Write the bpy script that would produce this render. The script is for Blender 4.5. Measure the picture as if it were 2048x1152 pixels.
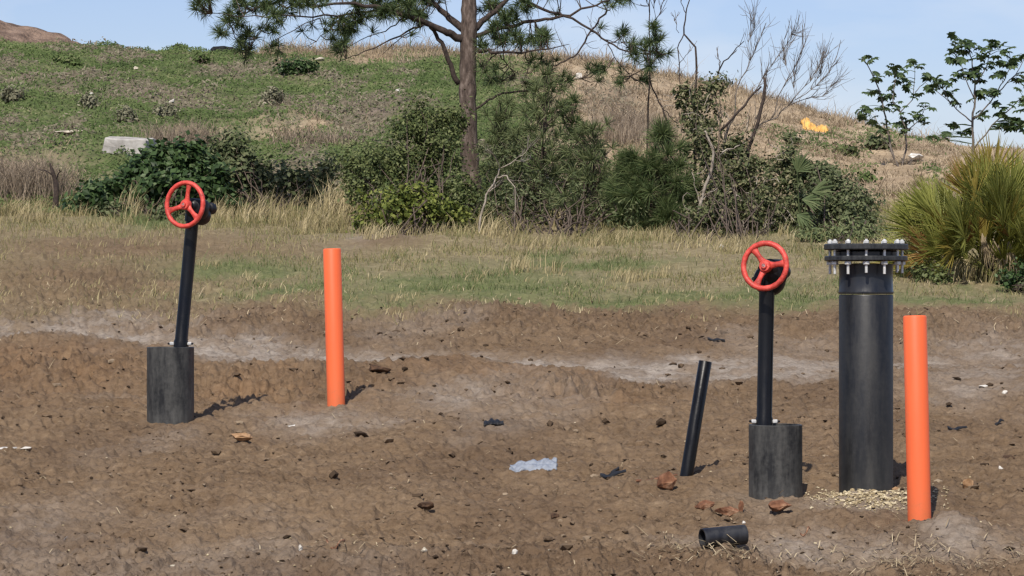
import bpy, math, random
import numpy as np
from mathutils import Vector
R = math.radians
S = bpy.context.scene
C = S.collection
for o in list(bpy.data.objects):
    bpy.data.objects.remove(o)
rng = np.random.default_rng(11)
random.seed(5)

# ------------------------------------------------------------------ camera, sky, sun
F, CX, HY, CAMZ = 6000.0, 1024.0, 576.0, 2.4        # focal length in photo pixels, principal point, eye height
cam = bpy.data.cameras.new('camera')
cam.sensor_width = 36.0
cam.lens = 36.0 * F / 2048.0
cam.clip_start, cam.clip_end = 0.2, 3000
camo = bpy.data.objects.new('camera', cam)
camo.location = (0, 0, CAMZ)
camo.rotation_euler = (R(90), 0, 0)
C.objects.link(camo)
S.camera = camo

SUN_EL, SHAD_AZ = 49.0, 13.0
W = bpy.data.worlds.new('World')
S.world = W
W.use_nodes = True
wn, wl = W.node_tree.nodes, W.node_tree.links
wn.clear()
wo = wn.new('ShaderNodeOutputWorld')
bg = wn.new('ShaderNodeBackground')
bg.inputs['Strength'].default_value = 0.095
sky = wn.new('ShaderNodeTexSky')
sky.sky_type = 'NISHITA'
sky.sun_disc = False
sky.sun_elevation = R(SUN_EL)
sky.sun_rotation = R(180 + SHAD_AZ)
sky.altitude = 10
sky.air_density, sky.dust_density, sky.ozone_density = 1.0, 0.6, 2.2
tc = wn.new('ShaderNodeTexCoord')
mp = wn.new('ShaderNodeMapping')
mp.inputs['Scale'].default_value = (1.0, 1.0, 3.2)
cn = wn.new('ShaderNodeTexNoise')
cn.inputs['Scale'].default_value = 9.0
cn.inputs['Detail'].default_value = 5.0
cn.inputs['Roughness'].default_value = 0.55
cr = wn.new('ShaderNodeMapRange')
cr.inputs['From Min'].default_value, cr.inputs['From Max'].default_value = 0.44, 0.78
cr.inputs['To Min'].default_value, cr.inputs['To Max'].default_value = 0.0, 0.75
mx = wn.new('ShaderNodeMixRGB')
mx.inputs['Color2'].default_value = (6.6, 7.3, 8.3, 1)
gm = wn.new('ShaderNodeMixRGB')
gm.blend_type = 'MULTIPLY'
gm.inputs['Fac'].default_value = 1.0
gm.inputs['Color2'].default_value = (0.92, 0.90, 1.10, 1)
wl.new(tc.outputs['Generated'], mp.inputs['Vector'])
wl.new(mp.outputs['Vector'], cn.inputs['Vector'])
wl.new(cn.outputs['Fac'], cr.inputs['Value'])
wl.new(cr.outputs['Result'], mx.inputs['Fac'])
wl.new(sky.outputs['Color'], gm.inputs['Color1'])
wl.new(gm.outputs['Color'], mx.inputs['Color1'])
wl.new(mx.outputs['Color'], bg.inputs['Color'])
wl.new(bg.outputs['Background'], wo.inputs['Surface'])

sl = bpy.data.lights.new('sun', 'SUN')
sl.energy = 4.4
sl.angle = R(0.53)
sl.color = (1.0, 0.93, 0.82)
so = bpy.data.objects.new('sun', sl)
ce = math.cos(R(SUN_EL))
sd = Vector((math.sin(R(SHAD_AZ)) * ce, math.cos(R(SHAD_AZ)) * ce, -math.sin(R(SUN_EL))))
so.rotation_euler = sd.to_track_quat('-Z', 'Y').to_euler()
so.location = (-4, -20, 30)
C.objects.link(so)
S.view_settings.view_transform = 'Standard'
S.view_settings.look = 'None'
S.view_settings.exposure = 0.21
S.view_settings.gamma = 1.0
S.render.filter_size = 1.4
S.cycles.filter_width = 1.4
S.cycles.max_bounces = 5
S.cycles.transparent_max_bounces = 8

# ------------------------------------------------------------------ numeric helpers
_p = np.random.default_rng(1).permutation(256)
_a = np.random.default_rng(2).uniform(0, 2 * np.pi, 256)
_gx, _gy = np.cos(_a), np.sin(_a)

def pn(x, y, s=0):
    x = np.asarray(x, float) + s * 37.31
    y = np.asarray(y, float) + s * 17.77
    xi, yi = np.floor(x).astype(np.int64), np.floor(y).astype(np.int64)
    xf, yf = x - xi, y - yi
    u = xf * xf * xf * (xf * (xf * 6 - 15) + 10)
    v = yf * yf * yf * (yf * (yf * 6 - 15) + 10)
    def g(ix, iy, fx, fy):
        h = _p[(_p[ix & 255] + iy) & 255]
        return _gx[h] * fx + _gy[h] * fy
    a = g(xi, yi, xf, yf); b = g(xi + 1, yi, xf - 1, yf)
    c = g(xi, yi + 1, xf, yf - 1); d = g(xi + 1, yi + 1, xf - 1, yf - 1)
    return ((a + u * (b - a)) + v * ((c + u * (d - c)) - (a + u * (b - a)))) * 1.4

def fbm(x, y, o=4, s=0, g=0.5):
    r, a, f = 0, 1.0, 1.0
    for k in range(o):
        r = r + a * pn(x * f, y * f, s + k * 3)
        a *= g; f *= 2.03
    return r

def sstep(a, b, x):
    t = np.clip((x - a) / (b - a), 0, 1)
    return t * t * (3 - 2 * t)

CRU = [-3000, -800, -200, 0, 160, 330, 600, 900, 1100, 1250, 1400, 1500, 1600, 1700, 1850, 2048, 2500, 4000]
CRV = [70, 78, 84, 86, 90, 104, 107, 107, 112, 132, 165, 190, 213, 246, 284, 302, 312, 330]
YF, YC, SL = 43.0, 66.0, 0.08317

def zs(X, Y):
    """ground height without its small relief: level by the camera, a gentle rise, the hill and its far side"""
    X = np.asarray(X, float); Y = np.asarray(Y, float)
    u = CX + F * X / np.maximum(Y, 10)
    zc = CAMZ + (HY - np.interp(u, CRU, CRV)) * YC / F
    base = SL * (12 + 0.5 * ((Y - 12) + np.sqrt((Y - 12) ** 2 + 0.5)))
    t = np.clip((Y - YF) / (YC - YF), 0, 1)
    zh = SL * YF + (zc - SL * YF) * (t + 0.22 * t * (1 - t))
    z = np.where(Y < YF, base, zh)
    return np.where(Y > YC, np.maximum(zc - (Y - YC) * 0.16, 1.0 - 0 * Y), z)

def uv(X, Y):
    """map position on the ground, in units of the photo at the camera's own place"""
    Ys = np.maximum(Y, 6)
    return CX + F * X / Ys, HY - (zs(X, Y) - CAMZ) * F / Ys

def blob(u, v, *bs):
    m = 0
    for (u0, v0, ru, rv) in bs:
        m = np.maximum(m, np.exp(-(((u - u0) / ru) ** 2 + ((v - v0) / rv) ** 2)))
    return m

TU = [-600, 0, 150, 400, 640, 900, 1060, 1250, 1450, 1700, 2100, 2700]
TV = [610, 640, 660, 690, 704, 708, 728, 734, 738, 725, 738, 742]
TW = [10, 16, 18, 20, 20, 17, 17, 18, 20, 14, 12, 10]

def masks(X, Y):
    u, v = uv(X, Y)
    w1 = fbm(X * 1.1, Y * 0.45, 4, 3)
    w2 = fbm(X * 1.1, Y * 0.45, 4, 9)
    uu, vv = u + 70 * w1, v + 26 * w2
    d = (vv - np.interp(uu, TU, TV)) / np.interp(uu, TU, TW)
    track = np.exp(-d * d)
    gray = np.maximum(track * (0.80 + 0.2 * sstep(1700, 1300, uu)) * sstep(-500, 300, uu), 0.72 * blob(uu, vv, (930, 808, 120, 24), (1930, 1074, 100, 26), (1600, 1086, 240, 26),
                 (1960, 700, 120, 36), (1930, 775, 120, 28), (650, 838, 150, 22), (1700, 1010, 120, 16), (700, 470, 110, 14), (200, 640, 200, 16)))
    gray = np.maximum(gray, 0.30 * sstep(0.15, 0.6, fbm(X * 0.5, Y * 0.25, 4, 21)) * sstep(600, 640, v))
    gray = gray * (0.55 + 0.45 * sstep(-0.35, 0.25, fbm(X * 4, Y * 3, 4, 23)))
    clay = blob(uu, vv, (150, 755, 280, 50), (520, 770, 220, 46), (1200, 800, 180, 20), (480, 875, 60, 12), (80, 715, 160, 24), (1000, 765, 300, 26))
    clay = .6 * clay * (1 - 0.8 * gray) * (.5 + .5 * sstep(-.3, .3, fbm(X * 2.2, Y * 1.5, 4, 27)))
    turf = sstep(650, 570, vv) * (1 - 0.9 * blob(uu, v, (250, 500, 420, 34), (150, 560, 320, 60), (740, 480, 110, 16)))
    turf = np.where(Y > YF, 1.0, turf)
    lush = 1.25 * blob(uu, vv, (480, 545, 190, 24), (920, 575, 280, 36), (1300, 600, 360, 24), (1180, 530, 200, 12), (640, 590, 140, 14), (1660, 440, 90, 40), (300, 440, 80, 16), (1900, 600, 140, 14), (2030, 570, 50, 20), (1550, 590, 200, 16)) * np.clip(turf * 1.6, 0, 1)
    damp = 0.8 * blob(uu, vv, (60, 1090, 260, 60), (700, 1150, 900, 40)) + 0.5 * sstep(0.1, 0.5, fbm(X * 0.9, Y * 0.4, 4, 31))
    hill = sstep(YF - 2.5, YF + 2.5, Y + 1.5 * w1)
    tanr = sstep(960, 1120, u + 60 * w1 - 0.25 * (v - 110))
    tan_ = np.maximum(tanr, blob(uu, vv, (30, 350, 130, 50), (600, 262, 110, 34), (370, 268, 70, 22), (560, 105, 50, 14), (760, 105, 200, 20), (620, 120, 60, 8)))
    brn = blob(uu, vv, (100, 160, 150, 16), (310, 188, 110, 14), (720, 222, 150, 20), (480, 150, 100, 14), (130, 262, 130, 14), (620, 215, 100, 14), (1200, 210, 60, 30))
    brn = np.maximum(brn, 0.75 * sstep(0.12, 0.45, fbm(X * 0.45, Y * 0.22, 5, 41)) * (1 - tanr))
    tang = np.maximum(tanr * sstep(-0.35, -0.7, fbm(X * 0.4, Y * 0.2, 3, 47)) * 0.6, blob(uu, vv, (1640, 290, 70, 12), (1760, 282, 60, 12), (1570, 270, 50, 8), (1700, 345, 30, 6)))
    return dict(u=u, v=v, gray=gray, clay=clay, turf=turf, lush=lush, damp=damp, hill=hill, tan=tan_, brn=brn, tang=tang, track=track)

FEET = [((341 - CX) * 18.92 / F, 18.92, .15, .035), ((672 - CX) * 19.65 / F, 19.65, .06, .03), ((1551 - CX) * 15.74 / F, 15.74, .14, .025), ((1732 - CX) * 15.86 / F, 15.86, .15, .02), ((1839 - CX) * 14.89 / F, 14.89, .06, .03), ((1373 - CX) * 16.5 / F, 16.5, .04, .02)]

def zt(X, Y, m=None):
    X = np.asarray(X, float); Y = np.asarray(Y, float)
    m = m or masks(X, Y)
    u, v = m['u'], m['v']
    near = sstep(YF + 1, YF - 3, Y)
    rough = near * (1 - 0.6 * np.clip(m['gray'], 0, 1)) * (1 - 0.45 * m['turf'])
    churn = blob(u, v, (700, 640, 900, 34), (150, 580, 400, 60), (520, 770, 240, 34), (1200, 785, 280, 24), (120, 740, 220, 34), (1900, 660, 300, 26)) + 0.5 * blob(u, v, (1000, 1150, 1500, 60))
    z = zs(X, Y)
    z = z + near * 0.05 * fbm(X * 0.55, Y * 0.55, 3, 5)
    cl = fbm(X * 3.1, Y * 3.1, 2, 60)
    z = z + rough * 1.25 * (0.62 + 0.9 * churn) * (0.026 * cl + 0.036 * np.maximum(0, fbm(X * 5.5, Y * 5.5, 2, 66) - 0.02)
                                             + 0.030 * fbm(X * 12, Y * 12, 2, 71) + 0.016 * fbm(X * 27, Y * 27, 2, 74) + 0.010 * np.abs(pn(X * 55, Y * 55, 77)))
    z = z + near * 0.010 * fbm(X * 18, Y * 18, 3, 73)
    # berms of pushed soil, the track pressed in, tyre lugs
    w = fbm(X * 1.5, Y * 0.7, 3, 81)
    vv = v + 16 * w
    z = z - 0.03 * m['track'] * near
    z = z + near * (0.06 * blob(u, vv, (820, 752, 260, 20)) + 0.035 * blob(u, vv, (130, 742, 220, 20), (520, 742, 150, 18), (1100, 770, 130, 14))
                    + 0.10 * blob(u, v, (1905, 1066, 70, 18)) + 0.035 * blob(u, v, (735, 800, 45, 14)) + 0.03 * blob(u, v, (395, 852, 40, 9)))
    flat = zs(X, Y)                                                   # soil settled and trodden round each foot
    for (fx, fy, rr, hh) in FEET:
        dd = np.sqrt((X - fx) ** 2 + (Y - fy) ** 2)
        k = np.exp(-((np.maximum(dd - rr, 0)) / .13) ** 2) * near
        z = z + (flat - .006 - z) * .88 * k
        z = z + near * hh * np.exp(-((dd - rr - .10) / .07) ** 2) * np.clip(.1 + 1.6 * fbm(X * 4, Y * 4, 3, 83), 0, 1)
    lug = np.sin((X * 2 + Y * 0.15) * 22) * blob(u, v, (1180, 797, 120, 7))
    z = z + near * 0.045 * lug
    for (v0, sl_) in ((668, .010), (690, .012), (842, -.006), (790, .004), (905, .010)):     # old wheel ruts
        z = z - near * .028 * np.exp(-((v - v0 - sl_ * (u - 1000) - 9 * w) / 5.5) ** 2) * (.4 + .6 * np.sin((X * 3 + Y) * 14) ** 2)
    # tussocky relief of the hill
    z = z + (1 - near) * (0.16 * fbm(X * 0.55, Y * 0.45, 4, 91) + 0.05 * fbm(X * 3, Y * 3, 2, 95)) * sstep(130, 60, Y)
    return z

def gpoint(px, py, sink=0.0):
    """the place on the ground that the photo shows at (px, py)"""
    Y = np.linspace(12.8, 66, 4000)
    X = (px - CX) * Y / F
    v = HY - (zt(X, Y) - CAMZ) * F / Y if py < 440 else uv(X, Y)[1]
    k = np.argmax(v <= py)
    if v[k] > py:
        k = len(Y) - 1
    return Vector((X[k], Y[k], float(zt(X[k:k + 1], Y[k:k + 1])[0]) - sink))

def P(px, py, Y):
    return Vector(((px - CX) * Y / F, Y, CAMZ + (HY - py) * Y / F))

# ------------------------------------------------------------------ materials
def newmat(name):
    m = bpy.data.materials.new(name)
    m.use_nodes = True
    n, l = m.node_tree.nodes, m.node_tree.links
    return m, n, l, n['Principled BSDF']

def rgb(c):
    return (c[0], c[1], c[2], 1)

def ramp(n, stops):
    r = n.new('ShaderNodeValToRGB')
    e = r.color_ramp.elements
    while len(e) < len(stops):
        e.new(0.5)
    for k, (p, c) in enumerate(stops):
        e[k].position = p
        e[k].color = rgb(c)
    return r

def noise(n, l, vec, scale, detail=4, rough=0.55):
    t = n.new('ShaderNodeTexNoise')
    t.inputs['Scale'].default_value = scale
    t.inputs['Detail'].default_value = detail
    t.inputs['Roughness'].default_value = rough
    if vec is not None:
        l.new(vec, t.inputs['Vector'])
    return t

def leaf_mat(name, stops, trans=0.25, rough=0.65, spec=0.15, patch=None):
    m, n, l, b = newmat(name)
    g = n.new('ShaderNodeNewGeometry')
    r = ramp(n, stops)
    fac = g.outputs['Random Per Island']
    if patch:
        t = noise(n, l, g.outputs['Position'], patch, 3)
        a = n.new('ShaderNodeMath'); a.operation = 'MULTIPLY_ADD'
        mr = n.new('ShaderNodeMapRange')
        mr.inputs['From Min'].default_value, mr.inputs['From Max'].default_value = 0.32, 0.68
        l.new(t.outputs['Fac'], mr.inputs['Value'])
        l.new(g.outputs['Random Per Island'], a.inputs[0]); a.inputs[1].default_value = 0.5
        h = n.new('ShaderNodeMath'); h.operation = 'MULTIPLY'; h.inputs[1].default_value = 0.5
        l.new(mr.outputs['Result'], h.inputs[0])
        l.new(h.outputs[0], a.inputs[2])
        fac = a.outputs[0]
    l.new(fac, r.inputs['Fac'])
    l.new(r.outputs['Color'], b.inputs['Base Color'])
    b.inputs['Roughness'].default_value = rough
    b.inputs['Specular IOR Level'].default_value = spec
    tr = n.new('ShaderNodeBsdfTranslucent')
    l.new(r.outputs['Color'], tr.inputs['Color'])
    ms = n.new('ShaderNodeMixShader')
    ms.inputs['Fac'].default_value = trans
    l.new(b.outputs['BSDF'], ms.inputs[1]); l.new(tr.outputs['BSDF'], ms.inputs[2])
    l.new(ms.outputs['Shader'], n['Material Output'].inputs['Surface'])
    return m

def rough_mat(name, c1, c2, scale=20, rough=0.9, bump=0.3, bscale=60, c3=None, stretch=None, spec=0.3):
    m, n, l, b = newmat(name)
    t = n.new('ShaderNodeTexCoord')
    vec = t.outputs['Object']
    if stretch:
        mp = n.new('ShaderNodeMapping'); mp.inputs['Scale'].default_value = stretch
        l.new(vec, mp.inputs['Vector']); vec = mp.outputs['Vector']
    x = noise(n, l, vec, scale, 5, 0.6)
    st = [(0.32, c1), (0.66, c2)] if c3 is None else [(0.3, c1), (0.52, c2), (0.72, c3)]
    r = ramp(n, st)
    l.new(x.outputs['Fac'], r.inputs['Fac'])
    l.new(r.outputs['Color'], b.inputs['Base Color'])
    b.inputs['Roughness'].default_value = rough
    b.inputs['Specular IOR Level'].default_value = spec
    if bump:
        y = noise(n, l, vec, bscale, 4, 0.6)
        bp = n.new('ShaderNodeBump'); bp.inputs['Strength'].default_value = bump; bp.inputs['Distance'].default_value = 0.01
        l.new(y.outputs['Fac'], bp.inputs['Height']); l.new(bp.outputs['Normal'], b.inputs['Normal'])
    return m

def ground_mat():
    m, n, l, b = newmat('ground')
    g = n.new('ShaderNodeNewGeometry')
    gm_ = n.new('ShaderNodeMapping'); gm_.inputs['Scale'].default_value = (0.55, 1.0, 1.0)
    l.new(g.outputs['Position'], gm_.inputs['Vector'])
    pos = gm_.outputs['Vector']
    a1 = n.new('ShaderNodeVertexColor'); a1.layer_name = 'm1'
    a2 = n.new('ShaderNodeVertexColor'); a2.layer_name = 'm2'
    s1 = n.new('ShaderNodeSeparateColor'); l.new(a1.outputs['Color'], s1.inputs['Color'])
    s2 = n.new('ShaderNodeSeparateColor'); l.new(a2.outputs['Color'], s2.inputs['Color'])
    def cr(scale, stops, detail=6, rough=0.65):
        t = noise(n, l, pos, scale, detail, rough)
        r = ramp(n, stops); l.new(t.outputs['Fac'], r.inputs['Fac'])
        return r.outputs['Color']
    def mix(f, c1, c2, mode='MIX'):
        x = n.new('ShaderNodeMixRGB'); x.blend_type = mode
        if isinstance(f, float): x.inputs['Fac'].default_value = f
        else: l.new(f, x.inputs['Fac'])
        for i, c in (('Color1', c1), ('Color2', c2)):
            if isinstance(c, tuple): x.inputs[i].default_value = rgb(c)
            else: l.new(c, x.inputs[i])
        return x.outputs['Color']
    soil = cr(2.6, [(0.30, (0.115, 0.077, 0.047)), (0.5, (0.190, 0.134, 0.086)), (0.70, (0.265, 0.198, 0.134))], 8, 0.7)
    soil = mix(0.5, soil, cr(26, [(0.37, (0.052, 0.033, 0.020)), (0.47, (0.185, 0.130, 0.083)), (0.56, (0.225, 0.163, 0.107)), (0.68, (0.39, 0.30, 0.205))], 9, 0.76))
    crk = cr(8, [(0.31, (0.22, 0.20, 0.19)), (0.40, (0.90, 0.88, 0.86)), (0.8, (0.96, 0.95, 0.94))], 10, 0.76)
    soil = mix(0.9, soil, crk, 'MULTIPLY')
    soil = mix(1.0, soil, (0.94, 0.915, 0.875), 'MULTIPLY')
    gry = cr(20, [(0.34, (0.13, 0.106, 0.084)), (0.46, (0.265, 0.225, 0.185)), (0.66, (0.40, 0.345, 0.29))], 9, 0.76)
    cly = cr(12, [(0.34, (0.085, 0.048, 0.026)), (0.5, (0.215, 0.130, 0.070)), (0.70, (0.31, 0.205, 0.12))], 8, 0.72)
    trf = cr(9, [(0.3, (0.15, 0.12, 0.07)), (0.55, (0.25, 0.205, 0.12)), (0.75, (0.37, 0.31, 0.195))], 7, 0.7)
    grn = cr(3, [(0.35, (0.06, 0.08, 0.03)), (0.5, (0.09, 0.115, 0.043)), (0.66, (0.165, 0.16, 0.085))], 8, 0.7)
    tan = cr(1.1, [(0.34, (0.19, 0.14, 0.095)), (0.5, (0.36, 0.275, 0.185)), (0.66, (0.52, 0.42, 0.29))], 8, 0.7)
    tan = mix(0.45, tan, cr(9, [(0.32, (0.17, 0.12, 0.075)), (0.65, (0.46, 0.36, 0.24))]))
    brn = cr(7, [(0.3, (0.10, 0.075, 0.055)), (0.7, (0.23, 0.185, 0.145))])
    col = mix(a1.outputs['Alpha'], soil, mix(1.0, soil, (0.72, 0.70, 0.72), 'MULTIPLY'))
    col = mix(s1.outputs['Green'], col, cly)
    col = mix(s1.outputs['Red'], col, gry)
    col = mix(s1.outputs['Blue'], col, trf)
    col = mix(a2.outputs['Alpha'], col, cr(11, [(0.3, (0.085, 0.10, 0.042)), (0.55, (0.15, 0.16, 0.07)), (0.75, (0.25, 0.23, 0.12))], 7, 0.7))
    hil = mix(s2.outputs['Green'], grn, tan)
    hil = mix(s2.outputs['Blue'], hil, brn)
    col = mix(s2.outputs['Red'], col, hil)
    l.new(col, b.inputs['Base Color'])
    b.inputs['Roughness'].default_value = 0.95
    b.inputs['Specular IOR Level'].default_value = 0.15
    n1 = noise(n, l, pos, 38, 5, 0.65); n2 = noise(n, l, pos, 140, 3, 0.6)
    ad = n.new('ShaderNodeMath'); ad.operation = 'MULTIPLY_ADD'; ad.inputs[1].default_value = 0.35
    l.new(n2.outputs['Fac'], ad.inputs[0]); l.new(n1.outputs['Fac'], ad.inputs[2])
    bp = n.new('ShaderNodeBump'); bp.inputs['Strength'].default_value = 0.9; bp.inputs['Distance'].default_value = 0.02
    l.new(ad.outputs[0], bp.inputs['Height']); l.new(bp.outputs['Normal'], b.inputs['Normal'])
    return m

def plastic_mat(name, base, dust, rough=0.42, amount=0.45, scale=6.0, spec=0.5, lowdust=None):
    """black plastic pipe with up-and-down streaks of dust and scuffs"""
    m, n, l, b = newmat(name)
    t = n.new('ShaderNodeTexCoord')
    mp = n.new('ShaderNodeMapping'); mp.inputs['Scale'].default_value = (scale, scale, scale * 0.18)
    l.new(t.outputs['Object'], mp.inputs['Vector'])
    a = noise(n, l, mp.outputs['Vector'], 2.4, 6, 0.68)
    c = noise(n, l, t.outputs['Object'], 38, 4, 0.7)
    ml = n.new('ShaderNodeMath'); ml.operation = 'MULTIPLY_ADD'; ml.inputs[1].default_value = 0.45
    l.new(c.outputs['Fac'], ml.inputs[0]); l.new(a.outputs['Fac'], ml.inputs[2])
    r = n.new('ShaderNodeMapRange')
    r.inputs['From Min'].default_value, r.inputs['From Max'].default_value = 0.60, 0.95
    r.inputs['To Min'].default_value, r.inputs['To Max'].default_value = 0.02, amount
    l.new(ml.outputs[0], r.inputs['Value'])
    fac = r.outputs['Result']
    if lowdust:
        sp = n.new('ShaderNodeSeparateXYZ'); l.new(t.outputs['Object'], sp.inputs['Vector'])
        q = n.new('ShaderNodeMapRange')
        q.inputs['From Min'].default_value, q.inputs['From Max'].default_value = 0.02, lowdust
        q.inputs['To Min'].default_value, q.inputs['To Max'].default_value = 0.4, 0.0
        l.new(sp.outputs['Z'], q.inputs['Value'])
        k = n.new('ShaderNodeMath'); k.operation = 'MULTIPLY'; l.new(q.outputs['Result'], k.inputs[0]); l.new(a.outputs['Fac'], k.inputs[1])
        s = n.new('ShaderNodeMath'); s.operation = 'ADD'; s.use_clamp = True
        l.new(k.outputs[0], s.inputs[0]); l.new(fac, s.inputs[1]); fac = s.outputs[0]
    x = n.new('ShaderNodeMixRGB'); x.inputs['Color1'].default_value = rgb(base); x.inputs['Color2'].default_value = rgb(dust)
    l.new(fac, x.inputs['Fac']); l.new(x.outputs['Color'], b.inputs['Base Color'])
    rr = n.new('ShaderNodeMapRange')
    rr.inputs['From Min'].default_value, rr.inputs['From Max'].default_value = 0.3, 0.75
    rr.inputs['To Min'].default_value, rr.inputs['To Max'].default_value = rough - 0.08, rough + 0.2
    l.new(a.outputs['Fac'], rr.inputs['Value']); l.new(rr.outputs['Result'], b.inputs['Roughness'])
    b.inputs['Specular IOR Level'].default_value = spec
    bp = n.new('ShaderNodeBump'); bp.inputs['Strength'].default_value = 0.12; bp.inputs['Distance'].default_value = 0.004
    l.new(c.outputs['Fac'], bp.inputs['Height']); l.new(bp.outputs['Normal'], b.inputs['Normal'])
    return m

M = {}
M['ground'] = ground_mat()
M['pipe_body'] = plastic_mat('weathered black pipe', (0.0045, 0.0047, 0.0055), (0.085, 0.082, 0.074), 0.42, 0.26, 5, 0.5, 0.30)
M['pipe_stub'] = plastic_mat('clean black fitting', (0.009, 0.010, 0.013), (0.08, 0.08, 0.08), 0.30, 0.16, 6)
M['flange'] = plastic_mat('black flange', (0.006, 0.0065, 0.008), (0.16, 0.17, 0.17), 0.45, 0.28, 9)
M['barrel'] = plastic_mat('dull black sleeve', (0.006, 0.0063, 0.007), (0.12, 0.118, 0.108), 0.48, 0.55, 7, 0.5, 0.12)
M['pole'] = plastic_mat('black pole', (0.0022, 0.0022, 0.0026), (0.04, 0.038, 0.036), 0.27, 0.12, 9, 0.30)
M['gear'] = plastic_mat('black gear housing', (0.003, 0.003, 0.0045), (0.05, 0.04, 0.04), 0.42, 0.14, 12, 0.35)
M['stub'] = plastic_mat('black pipe offcut', (0.005, 0.0055, 0.009), (0.09, 0.09, 0.09), 0.45, 0.25, 14)
M['red'] = rough_mat('red paint', (0.30, 0.034, 0.024), (0.60, 0.060, 0.042), 22, 0.5, 0.35, 90, (0.74, 0.12, 0.09), spec=0.5)
M['orange'] = rough_mat('orange plastic', (0.72, 0.118, 0.034), (0.79, 0.142, 0.044), 5, 0.5, 0.04, 60, stretch=(1, 1, 0.15), spec=0.35)
def post_mat():
    m = rough_mat('orange plastic tube', (0.70, 0.115, 0.034), (0.79, 0.145, 0.046), 5, 0.5, 0.06, 60, stretch=(1, 1, 0.15), spec=0.35)
    n, l = m.node_tree.nodes, m.node_tree.links
    b = n['Principled BSDF']; src = b.inputs['Base Color'].links[0].from_socket
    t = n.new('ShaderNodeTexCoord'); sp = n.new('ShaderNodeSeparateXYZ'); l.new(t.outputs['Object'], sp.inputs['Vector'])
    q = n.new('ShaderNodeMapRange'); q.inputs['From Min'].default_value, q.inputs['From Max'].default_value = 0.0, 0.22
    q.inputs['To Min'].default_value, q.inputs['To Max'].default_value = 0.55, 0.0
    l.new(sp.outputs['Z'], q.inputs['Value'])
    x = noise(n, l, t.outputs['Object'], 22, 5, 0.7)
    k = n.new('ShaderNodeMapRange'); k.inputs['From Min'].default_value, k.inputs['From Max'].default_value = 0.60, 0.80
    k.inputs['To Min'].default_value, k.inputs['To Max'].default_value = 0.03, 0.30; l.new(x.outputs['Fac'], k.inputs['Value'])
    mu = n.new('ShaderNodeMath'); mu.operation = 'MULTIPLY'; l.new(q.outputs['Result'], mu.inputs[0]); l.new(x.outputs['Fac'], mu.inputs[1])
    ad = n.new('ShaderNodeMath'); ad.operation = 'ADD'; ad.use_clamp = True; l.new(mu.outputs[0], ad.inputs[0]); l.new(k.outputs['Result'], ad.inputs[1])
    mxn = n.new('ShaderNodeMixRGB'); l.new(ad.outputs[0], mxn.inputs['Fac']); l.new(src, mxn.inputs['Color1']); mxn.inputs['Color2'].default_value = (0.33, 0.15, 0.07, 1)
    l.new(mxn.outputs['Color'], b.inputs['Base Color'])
    return m
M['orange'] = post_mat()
M['steel'] = rough_mat('zinc steel', (0.52, 0.52, 0.50), (0.74, 0.73, 0.70), 60, 0.42, 0.1, 200)
M['steel'].node_tree.nodes['Principled BSDF'].inputs['Metallic'].default_value = 0.35
M['bark'] = rough_mat('pine bark', (0.035, 0.025, 0.021), (0.105, 0.078, 0.064), 7, 0.95, 1.0, 14, (0.22, 0.175, 0.15), (3, 3, 1.0))
M['limb'] = rough_mat('dark limb bark', (0.025, 0.019, 0.017), (0.075, 0.056, 0.047), 20, 0.95, 0.6, 40, spec=0.2)
M['twig'] = rough_mat('brown twig', (0.06, 0.045, 0.035), (0.13, 0.10, 0.08), 20, 0.95, 0.3, 60, spec=0.2)
M['dead'] = rough_mat('bleached dead wood', (0.17, 0.14, 0.11), (0.40, 0.35, 0.29), 14, 0.9, 0.4, 50)
M['deadtwig'] = rough_mat('grey dead twig', (0.085, 0.07, 0.06), (0.21, 0.18, 0.155), 14, 0.9, 0.3, 50)
M['needle'] = leaf_mat('pine needles', [(0, (0.03, 0.05, 0.022)), (0.5, (0.065, 0.10, 0.038)), (1, (0.14, 0.17, 0.07))], 0.15, 0.5)
M['needle2'] = leaf_mat('young pine needles', [(0, (0.07, 0.095, 0.042)), (0.5, (0.125, 0.155, 0.065)), (1, (0.22, 0.24, 0.115))], 0.2, 0.6)
M['needle3'] = leaf_mat('green seedling needles', [(0, (0.05, 0.08, 0.03)), (0.5, (0.095, 0.135, 0.05)), (1, (0.18, 0.21, 0.09))], 0.2, 0.55)
M['leaf_dark'] = leaf_mat('dark green leaf', [(0, (0.020, 0.040, 0.013)), (0.5, (0.044, 0.08, 0.024)), (0.85, (0.075, 0.12, 0.042)), (1, (0.14, 0.18, 0.09))], 0.2, 0.5, 0.22)
M['leaf_grey'] = leaf_mat('grey green leaf', [(0, (0.05, 0.066, 0.03)), (0.5, (0.095, 0.118, 0.052)), (1, (0.18, 0.19, 0.10))], 0.2, 0.6)
M['leaf_olive'] = leaf_mat('olive leaf', [(0, (0.045, 0.062, 0.022)), (0.5, (0.095, 0.12, 0.042)), (1, (0.185, 0.205, 0.085))], 0.25, 0.5)
M['leaf_yellow'] = leaf_mat('yellow green leaf', [(0, (0.045, 0.065, 0.014)), (0.5, (0.12, 0.15, 0.03)), (1, (0.24, 0.26, 0.07))], 0.25, 0.5)
M['leaf_vine'] = leaf_mat('vine leaf', [(0, (0.04, 0.052, 0.022)), (0.5, (0.10, 0.118, 0.05)), (0.8, (0.17, 0.17, 0.085)), (1, (0.28, 0.25, 0.15))], 0.2, 0.6)
M['castor'] = leaf_mat('castor leaf', [(0, (0.035, 0.06, 0.022)), (0.6, (0.07, 0.115, 0.04)), (1, (0.14, 0.19, 0.08))], 0.3, 0.5, 0.3)
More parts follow.
